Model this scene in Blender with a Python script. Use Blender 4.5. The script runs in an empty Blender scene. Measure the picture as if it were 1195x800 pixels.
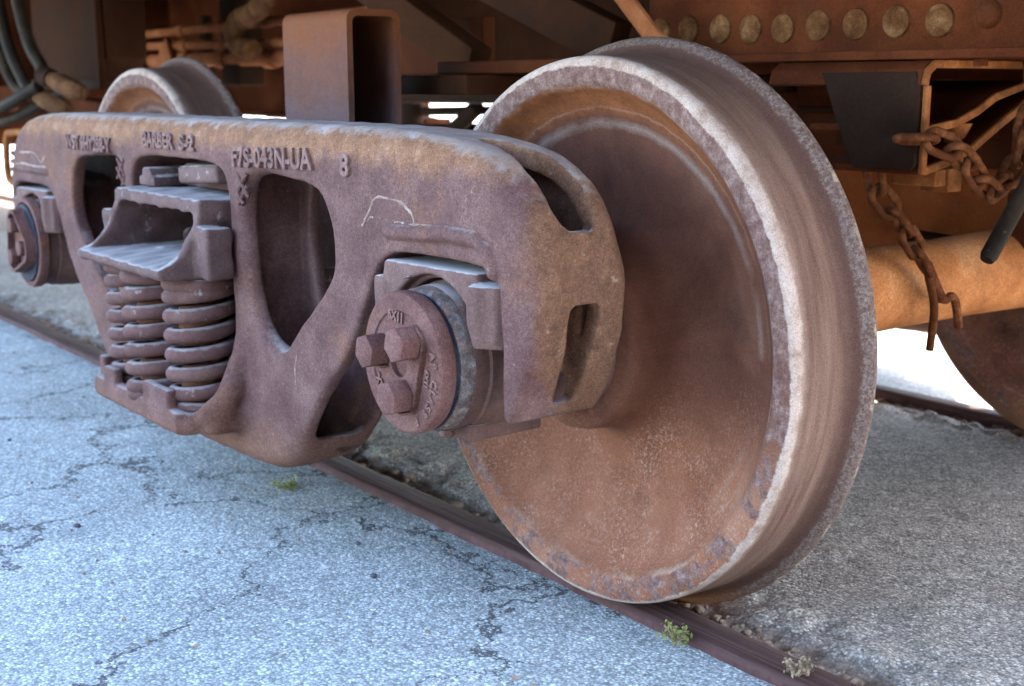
import bpy, bmesh, math, random
import numpy as np
from mathutils import Vector, Matrix

random.seed(7)
S = bpy.context.scene
COL = S.collection
PI = math.pi
R_W = 0.4237            # wheel tread radius
HB = 0.87025            # half the truck's wheelbase

# ------------------------------------------------------------------ noise
def _hash(ix, iy, iz, seed):
    n = (ix * 374761393 + iy * 668265263 + iz * 2147483647 + seed * 974634777) & 0xFFFFFFFF
    n = ((n ^ (n >> 13)) * 1274126177) & 0xFFFFFFFF
    n = n ^ (n >> 16)
    return (n & 0xFFFF) / 65535.0

def vnoise(x, y, z=None, seed=0):
    x = np.asarray(x, float); y = np.asarray(y, float)
    z = np.zeros_like(x) if z is None else np.asarray(z, float)
    xi, yi, zi = [np.floor(a).astype(np.int64) for a in (x, y, z)]
    fx, fy, fz = x - xi, y - yi, z - zi
    fx, fy, fz = [f * f * (3 - 2 * f) for f in (fx, fy, fz)]
    r = 0
    for dx in (0, 1):
        for dy in (0, 1):
            for dz in (0, 1):
                w = (fx if dx else 1 - fx) * (fy if dy else 1 - fy) * (fz if dz else 1 - fz)
                r = r + w * _hash(xi + dx, yi + dy, zi + dz, seed)
    return r * 2 - 1

def fbm(x, y, z=None, seed=0, octv=4):
    r = 0; a = 1.0; s = 0; f = 1.0
    for o in range(octv):
        r = r + a * vnoise(np.asarray(x) * f, np.asarray(y) * f, None if z is None else np.asarray(z) * f, seed + o)
        s += a; a *= 0.5; f *= 2.03
    return r / s

# ------------------------------------------------------------------ nodes
class NT:
    def __init__(self, name):
        self.m = bpy.data.materials.new(name); self.m.use_nodes = True
        self.t = self.m.node_tree; self.t.nodes.clear()
        self.out = self.t.nodes.new('ShaderNodeOutputMaterial')
        self.b = self.t.nodes.new('ShaderNodeBsdfPrincipled')
        self.t.links.new(self.b.outputs[0], self.out.inputs[0])
        self.tc = self.t.nodes.new('ShaderNodeTexCoord')
        self.co = self.tc.outputs['Object']
    def put(self, sock, v):
        if v is None: return
        if isinstance(v, bpy.types.NodeSocket): self.t.links.new(v, sock)
        elif isinstance(v, (tuple, list)) and len(v) == 3 and sock.type == 'RGBA': sock.default_value = (*v, 1)
        else: sock.default_value = v
    def math(self, op, a, b=None, clamp=False):
        n = self.t.nodes.new('ShaderNodeMath'); n.operation = op; n.use_clamp = clamp
        self.put(n.inputs[0], a); self.put(n.inputs[1], b); return n.outputs[0]
    def noise(self, scale, detail=4, rough=0.55, co=None, dist=0.0, color=False):
        n = self.t.nodes.new('ShaderNodeTexNoise'); self.put(n.inputs['Vector'], co or self.co)
        n.inputs['Scale'].default_value = scale; n.inputs['Detail'].default_value = detail
        n.inputs['Roughness'].default_value = rough; n.inputs['Distortion'].default_value = dist
        return n.outputs['Color' if color else 'Fac']
    def vor(self, scale, feature='F1', co=None, out='Distance', rnd=1.0):
        n = self.t.nodes.new('ShaderNodeTexVoronoi'); n.feature = feature; self.put(n.inputs['Vector'], co or self.co)
        n.inputs['Scale'].default_value = scale; n.inputs['Randomness'].default_value = rnd
        return n.outputs[out]
    def ramp(self, f, stops, interp='LINEAR'):
        n = self.t.nodes.new('ShaderNodeValToRGB'); r = n.color_ramp; r.interpolation = interp
        while len(r.elements) < len(stops): r.elements.new(0.5)
        for e, (p, c) in zip(r.elements, stops):
            e.position = p; e.color = (*c, 1) if isinstance(c, (tuple, list)) else (c, c, c, 1)
        self.put(n.inputs[0], f); return n.outputs[0]
    def mix(self, f, a, b, mode='MIX'):
        n = self.t.nodes.new('ShaderNodeMix'); n.data_type = 'RGBA'; n.blend_type = mode
        self.put(n.inputs[0], f); self.put(n.inputs[6], a); self.put(n.inputs[7], b); return n.outputs[2]
    def mrange(self, v, a, b, c=0.0, d=1.0, smooth=False):
        n = self.t.nodes.new('ShaderNodeMapRange'); n.clamp = True
        if smooth: n.interpolation_type = 'SMOOTHSTEP'
        self.put(n.inputs[0], v)
        for i, k in enumerate((a, b, c, d)): self.put(n.inputs[1 + i], k)
        return n.outputs[0]
    def xyz(self, co=None):
        n = self.t.nodes.new('ShaderNodeSeparateXYZ'); self.put(n.inputs[0], co or self.co); return n.outputs
    def vadd(self, a, b, op='ADD'):
        n = self.t.nodes.new('ShaderNodeVectorMath'); n.operation = op
        self.put(n.inputs[0], a); self.put(n.inputs[1], b); return n.outputs[0]
    def vscale(self, a, s):
        n = self.t.nodes.new('ShaderNodeVectorMath'); n.operation = 'SCALE'
        self.put(n.inputs[0], a); n.inputs['Scale'].default_value = s; return n.outputs[0]
    def bump(self, h, strength=0.5, dist=0.002, nrm=None):
        n = self.t.nodes.new('ShaderNodeBump'); n.inputs['Strength'].default_value = strength
        n.inputs['Distance'].default_value = dist; self.put(n.inputs['Height'], h); self.put(n.inputs['Normal'], nrm)
        return n.outputs[0]
    def finish(self, color, rough, normal=None, metal=0.0, spec=0.06):
        self.put(self.b.inputs['Base Color'], color); self.put(self.b.inputs['Roughness'], rough)
        self.put(self.b.inputs['Normal'], normal); self.put(self.b.inputs['Metallic'], metal)
        self.put(self.b.inputs['Specular IOR Level'], spec)
        return self.m

def rust(name, dark, mid, light, scale=9.0, fine=0.35, pit=0.4, rough=(0.6, 0.9), patch=None, patch_amt=0.5, dust=None, dust_amt=0.3, extra=None, spec=0.05, k_alb=1.0, dust_sky=0.0, dust_sky_col=(0.40, 0.365, 0.345)):
    """weathered iron: clouded tones, fine grain, pitted skin, optional rust patches and dust"""
    k = NT(name)
    dark, mid, light = [tuple(v * k_alb for v in q) for q in (dark, mid, light)]
    if patch: patch = tuple(v * k_alb for v in patch)
    n1 = k.noise(scale, 7, 0.6, dist=0.3)
    c = k.ramp(n1, [(0.28, dark), (0.5, mid), (0.72, light)])
    if patch:
        pm = k.mrange(k.noise(scale * 0.55, 6, 0.65, k.vadd(k.co, (3.1, 1.7, 8.2))), 0.62 - 0.2 * patch_amt, 0.72)
        c = k.mix(k.math('MULTIPLY', pm, 0.85), c, patch)
    if extra: c = extra(k, c)
    g = k.noise(560, 2, 0.6)
    c = k.mix(fine, c, k.mix(1.0, c, k.ramp(g, [(0.3, 0.35), (0.5, 1.0), (0.72, 1.9)]), 'MULTIPLY'))
    g2 = k.noise(150, 5, 0.75)
    c = k.mix(fine, c, k.mix(1.0, c, k.ramp(g2, [(0.3, 0.55), (0.5, 1.0), (0.7, 1.5)]), 'MULTIPLY'))
    if dust:
        dm = k.mrange(k.noise(scale * 3.3, 8, 0.72, k.vadd(k.co, (7, 2, 5))), 0.64 - 0.12 * dust_amt, 0.74)
        c = k.mix(k.math('MULTIPLY', dm, 0.75), c, dust)
    if dust_sky:        # pale dust on up-facing faces, also painting in sky light on ledges
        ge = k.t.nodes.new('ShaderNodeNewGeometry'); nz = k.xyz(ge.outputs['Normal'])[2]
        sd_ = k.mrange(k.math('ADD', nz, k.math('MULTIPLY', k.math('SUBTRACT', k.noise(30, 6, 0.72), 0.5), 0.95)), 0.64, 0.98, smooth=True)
        c = k.mix(k.math('MULTIPLY', sd_, dust_sky), c, dust_sky_col)
    h = k.math('ADD', k.math('MULTIPLY', k.noise(600, 2, 0.6), 0.6), k.math('MULTIPLY', k.noise(240, 4, 0.7), 1.0))
    nb = k.bump(h, pit, 0.0014)
    nb = k.bump(k.noise(30, 5, 0.6), pit * 0.45, 0.004, nb)
    ro = k.mrange(n1, 0.3, 0.7, rough[0], rough[1])
    return k.finish(c, ro, nb, spec=spec)

# ------------------------------------------------------------------ mesh helpers
def mesh_of(name, verts, faces, smooth=True):
    me = bpy.data.meshes.new(name); me.from_pydata([tuple(map(float, v)) for v in verts], [], [tuple(map(int, f)) for f in faces])
    me.update()
    if smooth: me.polygons.foreach_set('use_smooth', [True] * len(me.polygons))
    return me

def obj(name, me, mat=None, parent=None, loc=(0, 0, 0), rot=(0, 0, 0)):
    o = bpy.data.objects.new(name, me); COL.objects.link(o)
    o.location = loc; o.rotation_euler = rot
    if parent: o.parent = parent
    if mat:
        me.materials.clear(); me.materials.append(mat)
    return o

def tag(o, label=None, cat=None, group=None, kind=None):
    if label: o['label'] = label
    if cat: o['category'] = cat
    if group: o['group'] = group
    if kind: o['kind'] = kind
    return o

def empty(name, loc=(0, 0, 0)):
    o = bpy.data.objects.new(name, None); COL.objects.link(o); o.location = loc; o.empty_display_size = 0.1; return o

def copy_tree(o, parent=None, loc=None, rotz=None):
    c = o.copy(); COL.objects.link(c); c.parent = parent
    if loc is not None: c.location = loc
    if rotz is not None: c.rotation_euler = (0, 0, rotz)
    for ch in list(o.children): copy_tree(ch, c)
    return c

class MB:
    """collects shapes into one mesh"""
    def __init__(self): self.v = []; self.f = []
    def add(self, verts, faces):
        b = len(self.v); self.v += [tuple(p) for p in verts]; self.f += [tuple(b + i for i in q) for q in faces]; return self
    def box(self, lo, hi, bev=0.0, mat=None):
        bm = bmesh.new(); bmesh.ops.create_cube(bm, size=1)
        for w in bm.verts:
            w.co = Vector([(lo[i] + hi[i]) / 2 + w.co[i] * (hi[i] - lo[i]) for i in range(3)])
        if bev: bmesh.ops.bevel(bm, geom=bm.edges[:], offset=bev, segments=3, profile=0.5, affect='EDGES')
        return self.bm(bm, mat)
    def bm(self, bm, mat=None):
        bm.verts.ensure_lookup_table(); bm.verts.index_update()
        vs = [(mat @ w.co) if mat else w.co.copy() for w in bm.verts]
        self.add(vs, [[w.index for w in f.verts] for f in bm.faces]); bm.free(); return self
    def prism(self, pts, lo, hi, axis='y', bev=0.0, segs=2):
        """outline extruded along an axis; pts are the other two coordinates in order"""
        def P(a, b, c): return {'y': (a, c, b), 'x': (c, a, b), 'z': (a, b, c)}[axis]
        bm = bmesh.new(); n = len(pts)
        A = [bm.verts.new(P(a, b, lo)) for a, b in pts]; B = [bm.verts.new(P(a, b, hi)) for a, b in pts]
        bm.faces.new(A); bm.faces.new(list(reversed(B)))
        for i in range(n): bm.faces.new((A[i], B[i], B[(i + 1) % n], A[(i + 1) % n]))
        bmesh.ops.recalc_face_normals(bm, faces=bm.faces)
        if bev: bmesh.ops.bevel(bm, geom=bm.edges[:], offset=bev, segments=segs, profile=0.5, affect='EDGES', clamp_overlap=True)
        return self.bm(bm)
    def tube(self, path, r, segs=14, cap=True, closed=False, flat=1.0):
        P = [Vector(p) for p in path]; n = len(P)
        rr = r if isinstance(r, (list, tuple)) else [r] * n
        up = None; rings = []
        for i in range(n):
            if closed: d = P[(i + 1) % n] - P[i - 1]
            else: d = P[min(i + 1, n - 1)] - P[max(i - 1, 0)]
            d.normalize()
            if up is None:
                up = Vector((0, 0, 1)) if abs(d.z) < 0.9 else Vector((1, 0, 0))
            up = (up - d * up.dot(d)).normalized(); sd = d.cross(up)
            rings.append([P[i] + (up * math.cos(a) + sd * math.sin(a) * flat) * rr[i] for a in [2 * PI * j / segs for j in range(segs)]])
        vs = [w for q in rings for w in q]; fs = []
        for i in range(n if closed else n - 1):
            a = i * segs; b = ((i + 1) % n) * segs
            for j in range(segs): fs.append((a + j, a + (j + 1) % segs, b + (j + 1) % segs, b + j))
        if cap and not closed:
            fs.append(tuple(reversed(range(segs)))); fs.append(tuple((n - 1) * segs + j for j in range(segs)))
        return self.add(vs, fs)
    def lathe(self, prof, segs=96, c=(0, 0, 0)):
        """profile of (y, r) turned about the Y axis"""
        n = len(prof); vs = []; fs = []
        for y, r in prof:
            for j in range(segs):
                a = 2 * PI * j / segs; vs.append((c[0] + r * math.cos(a), c[1] + y, c[2] + r * math.sin(a)))
        for i in range(n - 1):
            for j in range(segs):
                fs.append((i * segs + j, (i + 1) * segs + j, (i + 1) * segs + (j + 1) % segs, i * segs + (j + 1) % segs))
        for i, rev in ((0, False), (n - 1, True)):
            if prof[i][1] > 1e-5:
                q = [i * segs + j for j in range(segs)]; fs.append(tuple(reversed(q)) if rev else tuple(q))
        return self.add(vs, fs)
    def build(self, name, mat, parent=None, loc=(0, 0, 0), smooth=True, angle=35):
        me = mesh_of(name, self.v, self.f, smooth)
        bm = bmesh.new(); bm.from_mesh(me); bmesh.ops.recalc_face_normals(bm, faces=bm.faces)
        for e in bm.edges:
            if len(e.link_faces) == 2 and e.calc_face_angle(0) > math.radians(angle): e.smooth = False
        bm.to_mesh(me); bm.free()
        return obj(name, me, mat, parent, loc)

def smooth_path(pts, n=8):
    P = [Vector(p) for p in pts]; out = []
    Q = [P[0] * 2 - P[1]] + P + [P[-1] * 2 - P[-2]]
    for i in range(1, len(Q) - 2):
        for k in range(n):
            t = k / n; a, b, c, d = Q[i - 1], Q[i], Q[i + 1], Q[i + 2]
            out.append(0.5 * ((2 * b) + (c - a) * t + (2 * a - 5 * b + 4 * c - d) * t * t + (3 * b - a - 3 * c + d) * t ** 3))
    out.append(P[-1]); return out

def chaikin(p, it=2, closed=True):
    p = [np.array(q, float) for q in p]
    for _ in range(it):
        o = []
        for i in range(len(p)):
            a, b = p[i], p[(i + 1) % len(p)]
            o += [a * .75 + b * .25, a * .25 + b * .75]
        p = o
    return np.array(p)

# ------------------------------------------------------------------ implicit castings
def sd_poly(px, pz, poly):
    poly = np.asarray(poly, float); d = np.full(px.shape, 1e9); s = np.ones(px.shape)
    n = len(poly); j = n - 1
    for i in range(n):
        ex, ez = poly[j] - poly[i]; wx, wz = px - poly[i][0], pz - poly[i][1]
        t = np.clip((wx * ex + wz * ez) / (ex * ex + ez * ez + 1e-12), 0, 1)
        d = np.minimum(d, (wx - ex * t) ** 2 + (wz - ez * t) ** 2)
        c1 = pz >= poly[i][1]; c2 = pz < poly[j][1]; c3 = ex * wz > ez * wx
        fl = (c1 & c2 & c3) | (~c1 & ~c2 & ~c3); s = np.where(fl, -s, s); j = i
    return s * np.sqrt(d)

def smax(a, b, k): h = np.maximum(k - np.abs(a - b), 0) / k; return np.maximum(a, b) + h * h * k * 0.25
def smin(a, b, k): return -smax(-a, -b, k)
def ext(d2, dy, r):
    a = d2 + r; b = dy + r
    return np.minimum(np.maximum(a, b), 0) + np.hypot(np.maximum(a, 0), np.maximum(b, 0)) - r
def sbox(x, y, z, lo, hi, r=0.0):
    q = [np.abs(v - (l + h) / 2) - (h - l) / 2 + r for v, l, h in zip((x, y, z), lo, hi)]
    o = np.sqrt(sum(np.maximum(a, 0) ** 2 for a in q)); return o + np.minimum(np.maximum(np.maximum(q[0], q[1]), q[2]), 0) - r
def scap(x, y, z, a, b, r):
    a = np.array(a, float); b = np.array(b, float); d = b - a
    t = np.clip(((x - a[0]) * d[0] + (y - a[1]) * d[1] + (z - a[2]) * d[2]) / (d @ d), 0, 1)
    return np.sqrt((x - a[0] - d[0] * t) ** 2 + (y - a[1] - d[1] * t) ** 2 + (z - a[2] - d[2] * t) ** 2) - r

def surface_nets(F, org, h):
    nx, ny, nz = F.shape; neg = F < 0
    cnt = np.zeros((nx - 1, ny - 1, nz - 1), np.float32); acc = np.zeros((nx - 1, ny - 1, nz - 1, 3), np.float32)
    cs = [(i, j, k) for i in (0, 1) for j in (0, 1) for k in (0, 1)]
    def sl(c): return tuple(slice(c[a], c[a] + F.shape[a] - 1) for a in range(3))
    for a in cs:
        for ax in range(3):
            if a[ax]: continue
            b = list(a); b[ax] = 1
            fa, fb = F[sl(a)], F[sl(b)]; cr = neg[sl(a)] != neg[sl(b)]
            t = np.where(cr, fa / np.where(cr, fa - fb, 1), 0)
            cnt += cr
            for q in range(3): acc[..., q] += np.where(cr, a[q] + (t if q == ax else 0), 0)
    m = cnt > 0; idx = -np.ones(m.shape, np.int64); idx[m] = np.arange(m.sum())
    cell = np.argwhere(m); V = (cell + acc[m] / cnt[m][:, None]) * h + np.array(org)
    faces = []
    for ax in range(3):
        o1, o2 = (ax + 1) % 3, (ax + 2) % 3
        s0 = [slice(None)] * 3; s1 = [slice(None)] * 3
        s0[ax] = slice(0, F.shape[ax] - 1); s1[ax] = slice(1, F.shape[ax])
        for s in (s0, s1):
            s[o1] = slice(1, F.shape[o1] - 1); s[o2] = slice(1, F.shape[o2] - 1)
        na, nb = neg[tuple(s0)], neg[tuple(s1)]; e = np.argwhere(na != nb); fl = na[na != nb]
        c = e.copy(); c[:, o1] += 1; c[:, o2] += 1
        def at(d1, d2):
            q = c.copy(); q[:, o1] -= d1; q[:, o2] -= d2; return idx[q[:, 0], q[:, 1], q[:, 2]]
        Q = np.stack([at(1, 1), at(0, 1), at(0, 0), at(1, 0)], 1)
        Q[~fl] = Q[~fl][:, ::-1]; faces.append(Q)
    return V, np.concatenate(faces)

def casting(name, fn, lo, hi, h):
    ax = [np.arange(l - 2 * h, u + 3 * h, h) for l, u in zip(lo, hi)]
    F = fn(ax[0][:, None, None], ax[1][None, :, None], ax[2][None, None, :]).astype(np.float32)
    V, Q = surface_nets(F, [a[0] for a in ax], h)
    me = bpy.data.meshes.new(name)
    me.vertices.add(len(V)); me.vertices.foreach_set('co', V.astype(np.float32).ravel())
    me.loops.add(len(Q) * 4); me.loops.foreach_set('vertex_index', Q.astype(np.int32).ravel())
    me.polygons.add(len(Q)); me.polygons.foreach_set('loop_start', np.arange(len(Q), dtype=np.int32) * 4)
    me.polygons.foreach_set('use_smooth', np.ones(len(Q), bool))
    me.update(calc_edges=True); me.validate(); return me

def text_mesh(s, size, depth, width=1.0, offset=0.0, align='LEFT'):
    cu = bpy.data.curves.new('lettering', 'FONT'); cu.body = s; cu.size = size; cu.extrude = depth; cu.offset = offset
    cu.bevel_depth = depth * 0.35; cu.bevel_resolution = 1; cu.align_x = align; cu.resolution_u = 4
    o = bpy.data.objects.new('lettering', cu); COL.objects.link(o)
    dg = bpy.context.evaluated_depsgraph_get(); me = bpy.data.meshes.new_from_object(o.evaluated_get(dg))
    bpy.data.objects.remove(o); bpy.data.curves.remove(cu)
    me.transform(Matrix.Diagonal((width, 1, 1, 1)))
    me.polygons.foreach_set('use_smooth', [False] * len(me.polygons)); me.update()
    return me

FACE = Matrix.Rotation(PI / 2, 4, 'X')          # lettering plane -> facing -Y

# ------------------------------------------------------------------ materials
def frame_extra(k, c):
    x, y, z = k.xyz()[:3]
    n = k.noise(14, 6, 0.65)
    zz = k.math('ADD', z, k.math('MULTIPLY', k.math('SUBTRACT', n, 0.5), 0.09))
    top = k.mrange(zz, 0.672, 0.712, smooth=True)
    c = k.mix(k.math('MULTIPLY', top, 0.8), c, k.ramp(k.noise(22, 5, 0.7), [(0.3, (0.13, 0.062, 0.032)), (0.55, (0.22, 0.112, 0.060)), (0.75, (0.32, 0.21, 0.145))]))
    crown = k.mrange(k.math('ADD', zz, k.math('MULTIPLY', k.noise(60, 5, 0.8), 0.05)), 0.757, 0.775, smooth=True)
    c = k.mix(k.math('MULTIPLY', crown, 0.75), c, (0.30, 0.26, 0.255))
    # ochre rust on the outer end of the casting
    xx = k.math('ADD', k.math('ABSOLUTE', x), k.math('MULTIPLY', k.math('SUBTRACT', n, 0.5), 0.12))
    xx = k.math('ADD', xx, k.math('MULTIPLY', k.math('SUBTRACT', z, 0.42), 0.12))
    xx = k.math('ADD', xx, k.math('MULTIPLY', k.math('ADD', y, 1.09), 0.9))
    end = k.mrange(xx, 1.085, 1.125, smooth=True)
    c = k.mix(k.math('MULTIPLY', end, 0.85), c, k.ramp(k.noise(45, 7, 0.75), [(0.3, (0.062, 0.031, 0.019)), (0.55, (0.112, 0.056, 0.031)), (0.75, (0.17, 0.096, 0.058))]))
    # low belly stained browner
    low = k.mrange(zz, 0.26, 0.13, smooth=True)
    c = k.mix(k.math('MULTIPLY', low, 0.6), c, (0.18, 0.09, 0.055))
    return c

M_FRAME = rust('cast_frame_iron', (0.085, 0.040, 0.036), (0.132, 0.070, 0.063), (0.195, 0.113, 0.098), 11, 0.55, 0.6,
               patch=(0.20, 0.092, 0.052), patch_amt=0.45, dust=(0.34, 0.25, 0.205), dust_amt=0.12, extra=frame_extra, k_alb=0.76, dust_sky=0.42)
M_LETTER = rust('raised_letter_iron', (0.09, 0.047, 0.041), (0.15, 0.085, 0.074), (0.225, 0.14, 0.12), 30, 0.5, 0.4, dust_sky=0.5)
M_CAPLET = rust('raised_cap_letter', (0.09, 0.044, 0.038), (0.14, 0.075, 0.064), (0.20, 0.118, 0.10), 40, 0.4, 0.3)
M_SCAR = rust('worn_casting_scar', (0.13, 0.075, 0.06), (0.23, 0.155, 0.125), (0.40, 0.32, 0.27), 60, 0.5, 0.5, dust_sky=0.6)
M_ADAPT = rust('adapter_iron', (0.13, 0.075, 0.065), (0.20, 0.115, 0.10), (0.27, 0.17, 0.15), 11, 0.4, 0.4, dust=(0.4, 0.33, 0.3), dust_amt=0.2, k_alb=0.56, dust_sky=0.9)
M_CAP = rust('end_cap_iron', (0.15, 0.070, 0.060), (0.225, 0.110, 0.095), (0.30, 0.165, 0.14), 16, 0.55, 0.45, patch=(0.27, 0.11, 0.05), patch_amt=0.3, k_alb=0.5)
M_CUP = rust('bearing_cup_iron', (0.09, 0.05, 0.045), (0.15, 0.08, 0.065), (0.22, 0.12, 0.09), 14, 0.35, 0.3, patch=(0.24, 0.11, 0.05), patch_amt=0.3, rough=(0.45, 0.8), k_alb=0.62, dust_sky=0.5)
M_SEAL = rust('bearing_seal_metal', (0.06, 0.04, 0.035), (0.10, 0.075, 0.068), (0.20, 0.18, 0.17), 60, 0.6, 0.4, patch=(0.2, 0.11, 0.07), patch_amt=0.3)
M_RING = rust('blued_ring', (0.008, 0.008, 0.014), (0.016, 0.017, 0.027), (0.035, 0.034, 0.042), 20, 0.3, 0.2, rough=(0.35, 0.6))
M_SPRING = rust('spring_steel', (0.11, 0.055, 0.05), (0.165, 0.085, 0.075), (0.22, 0.13, 0.11), 12, 0.3, 0.3, dust=(0.45, 0.40, 0.37), dust_amt=0.25, k_alb=0.6, dust_sky=0.45)
M_INNER = rust('inner_spring_steel', (0.075, 0.032, 0.022), (0.11, 0.05, 0.034), (0.14, 0.07, 0.046), 12, 0.3, 0.3)
M_BOLST = rust('bolster_iron', (0.13, 0.08, 0.075), (0.19, 0.115, 0.105), (0.25, 0.165, 0.15), 9, 0.4, 0.45, patch=(0.27, 0.15, 0.09), patch_amt=0.2, dust=(0.42, 0.38, 0.36), dust_amt=0.3, k_alb=0.56, dust_sky=0.75)
def tube_extra(k, c):
    z = k.xyz()[2]; zz = k.math('ADD', z, k.math('MULTIPLY', k.math('SUBTRACT', k.noise(16, 6, 0.7), 0.5), 0.16))
    c = k.mix(k.math('MULTIPLY', k.mrange(zz, 0.84, 0.93, smooth=True), 0.8), c, (0.15, 0.05, 0.018))
    return k.mix(k.math('MULTIPLY', k.mrange(zz, 0.80, 0.74, smooth=True), 0.6), c, (0.095, 0.068, 0.075))
M_TUBE = rust('box_section_steel', (0.20, 0.085, 0.065), (0.27, 0.125, 0.095), (0.31, 0.17, 0.14), 10, 0.25, 0.2, patch=(0.34, 0.13, 0.05), patch_amt=0.5, k_alb=0.42, extra=tube_extra)
M_AXLE = rust('axle_rust', (0.30, 0.105, 0.035), (0.46, 0.185, 0.068), (0.60, 0.30, 0.14), 8, 0.6, 0.4, rough=(0.55, 0.8), patch=(0.16, 0.058, 0.022), patch_amt=0.7)
M_ORANGE = rust('bright_rust', (0.19, 0.042, 0.011), (0.32, 0.076, 0.019), (0.42, 0.12, 0.034), 6, 0.4, 0.3, spec=0.03)
M_CHAIN = rust('chain_rust', (0.045, 0.015, 0.007), (0.095, 0.032, 0.013), (0.22, 0.085, 0.035), 30, 0.4, 0.4, spec=0.03)
M_BODY = rust('car_body_rust', (0.030, 0.0085, 0.0036), (0.055, 0.015, 0.006), (0.09, 0.028, 0.011), 3, 0.3, 0.3, spec=0.03)
M_SILL = rust('sill_rust', (0.038, 0.0095, 0.0038), (0.068, 0.0175, 0.0064), (0.115, 0.033, 0.0125), 6, 0.35, 0.3, patch=(0.04, 0.02, 0.012), patch_amt=0.4, spec=0.03)
M_SPOT = rust('worn_weld_spot', (0.045, 0.016, 0.006), (0.10, 0.042, 0.016), (0.20, 0.10, 0.045), 30, 0.5, 0.4, spec=0.03)
M_DARKP = rust('dark_painted_plate', (0.013, 0.007, 0.0045), (0.023, 0.0125, 0.008), (0.038, 0.020, 0.0125), 6, 0.3, 0.2, patch=(0.045, 0.02, 0.012), patch_amt=0.35, spec=0.03)
M_EDGE = rust('lit_edge_rust', (0.12, 0.040, 0.013), (0.21, 0.075, 0.025), (0.34, 0.14, 0.05), 25, 0.4, 0.4, spec=0.03)  # bright orange, warm light put into the colour of edges and hardware
M_PIPE = rust('pipe_rust', (0.14, 0.044, 0.017), (0.23, 0.077, 0.031), (0.33, 0.13, 0.058), 8, 0.3, 0.2, spec=0.03)
M_HOSE = rust('dusty_rubber', (0.012, 0.009, 0.007), (0.024, 0.017, 0.012), (0.055, 0.037, 0.024), 12, 0.3, 0.15, dust=(0.24, 0.17, 0.11), dust_amt=0.2, rough=(0.5, 0.8))
M_GLAD = rust('hose_fitting_iron', (0.045, 0.019, 0.008), (0.085, 0.038, 0.016), (0.16, 0.08, 0.038), 20, 0.3, 0.3)
M_CHUTE = rust('chute_plate', (0.016, 0.0055, 0.0028), (0.030, 0.011, 0.005), (0.050, 0.020, 0.009), 4, 0.3, 0.25, patch=(0.02, 0.012, 0.01), patch_amt=0.4, spec=0.03)

def rail_mat():
    k = NT('rail_steel'); x, y, z = k.xyz()[:3]
    st = k.t.nodes.new('ShaderNodeMapping'); st.inputs['Scale'].default_value = (0.6, 22, 8); k.put(st.inputs[0], k.co)
    n = k.noise(5, 6, 0.65, st.outputs[0])
    c = k.ramp(n, [(0.3, (0.036, 0.017, 0.014)), (0.5, (0.060, 0.031, 0.027)), (0.72, (0.105, 0.064, 0.055))])
    c = k.mix(k.mrange(k.noise(9, 5, 0.7), 0.55, 0.72), c, (0.075, 0.038, 0.029))
    side = k.mrange(z, -0.004, -0.011)
    c = k.mix(k.math('MULTIPLY', side, 0.75), c, k.ramp(k.noise(30, 5, 0.7), [(0.3, (0.045, 0.022, 0.022)), (0.7, (0.12, 0.06, 0.055))]))
    nb = k.bump(k.math('ADD', k.noise(160, 3), k.math('MULTIPLY', n, 1.5)), 0.3, 0.002)
    return k.finish(c, k.mrange(n, 0.3, 0.7, 0.8, 0.65), nb, spec=0.06)
M_RAIL = rail_mat()

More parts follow.
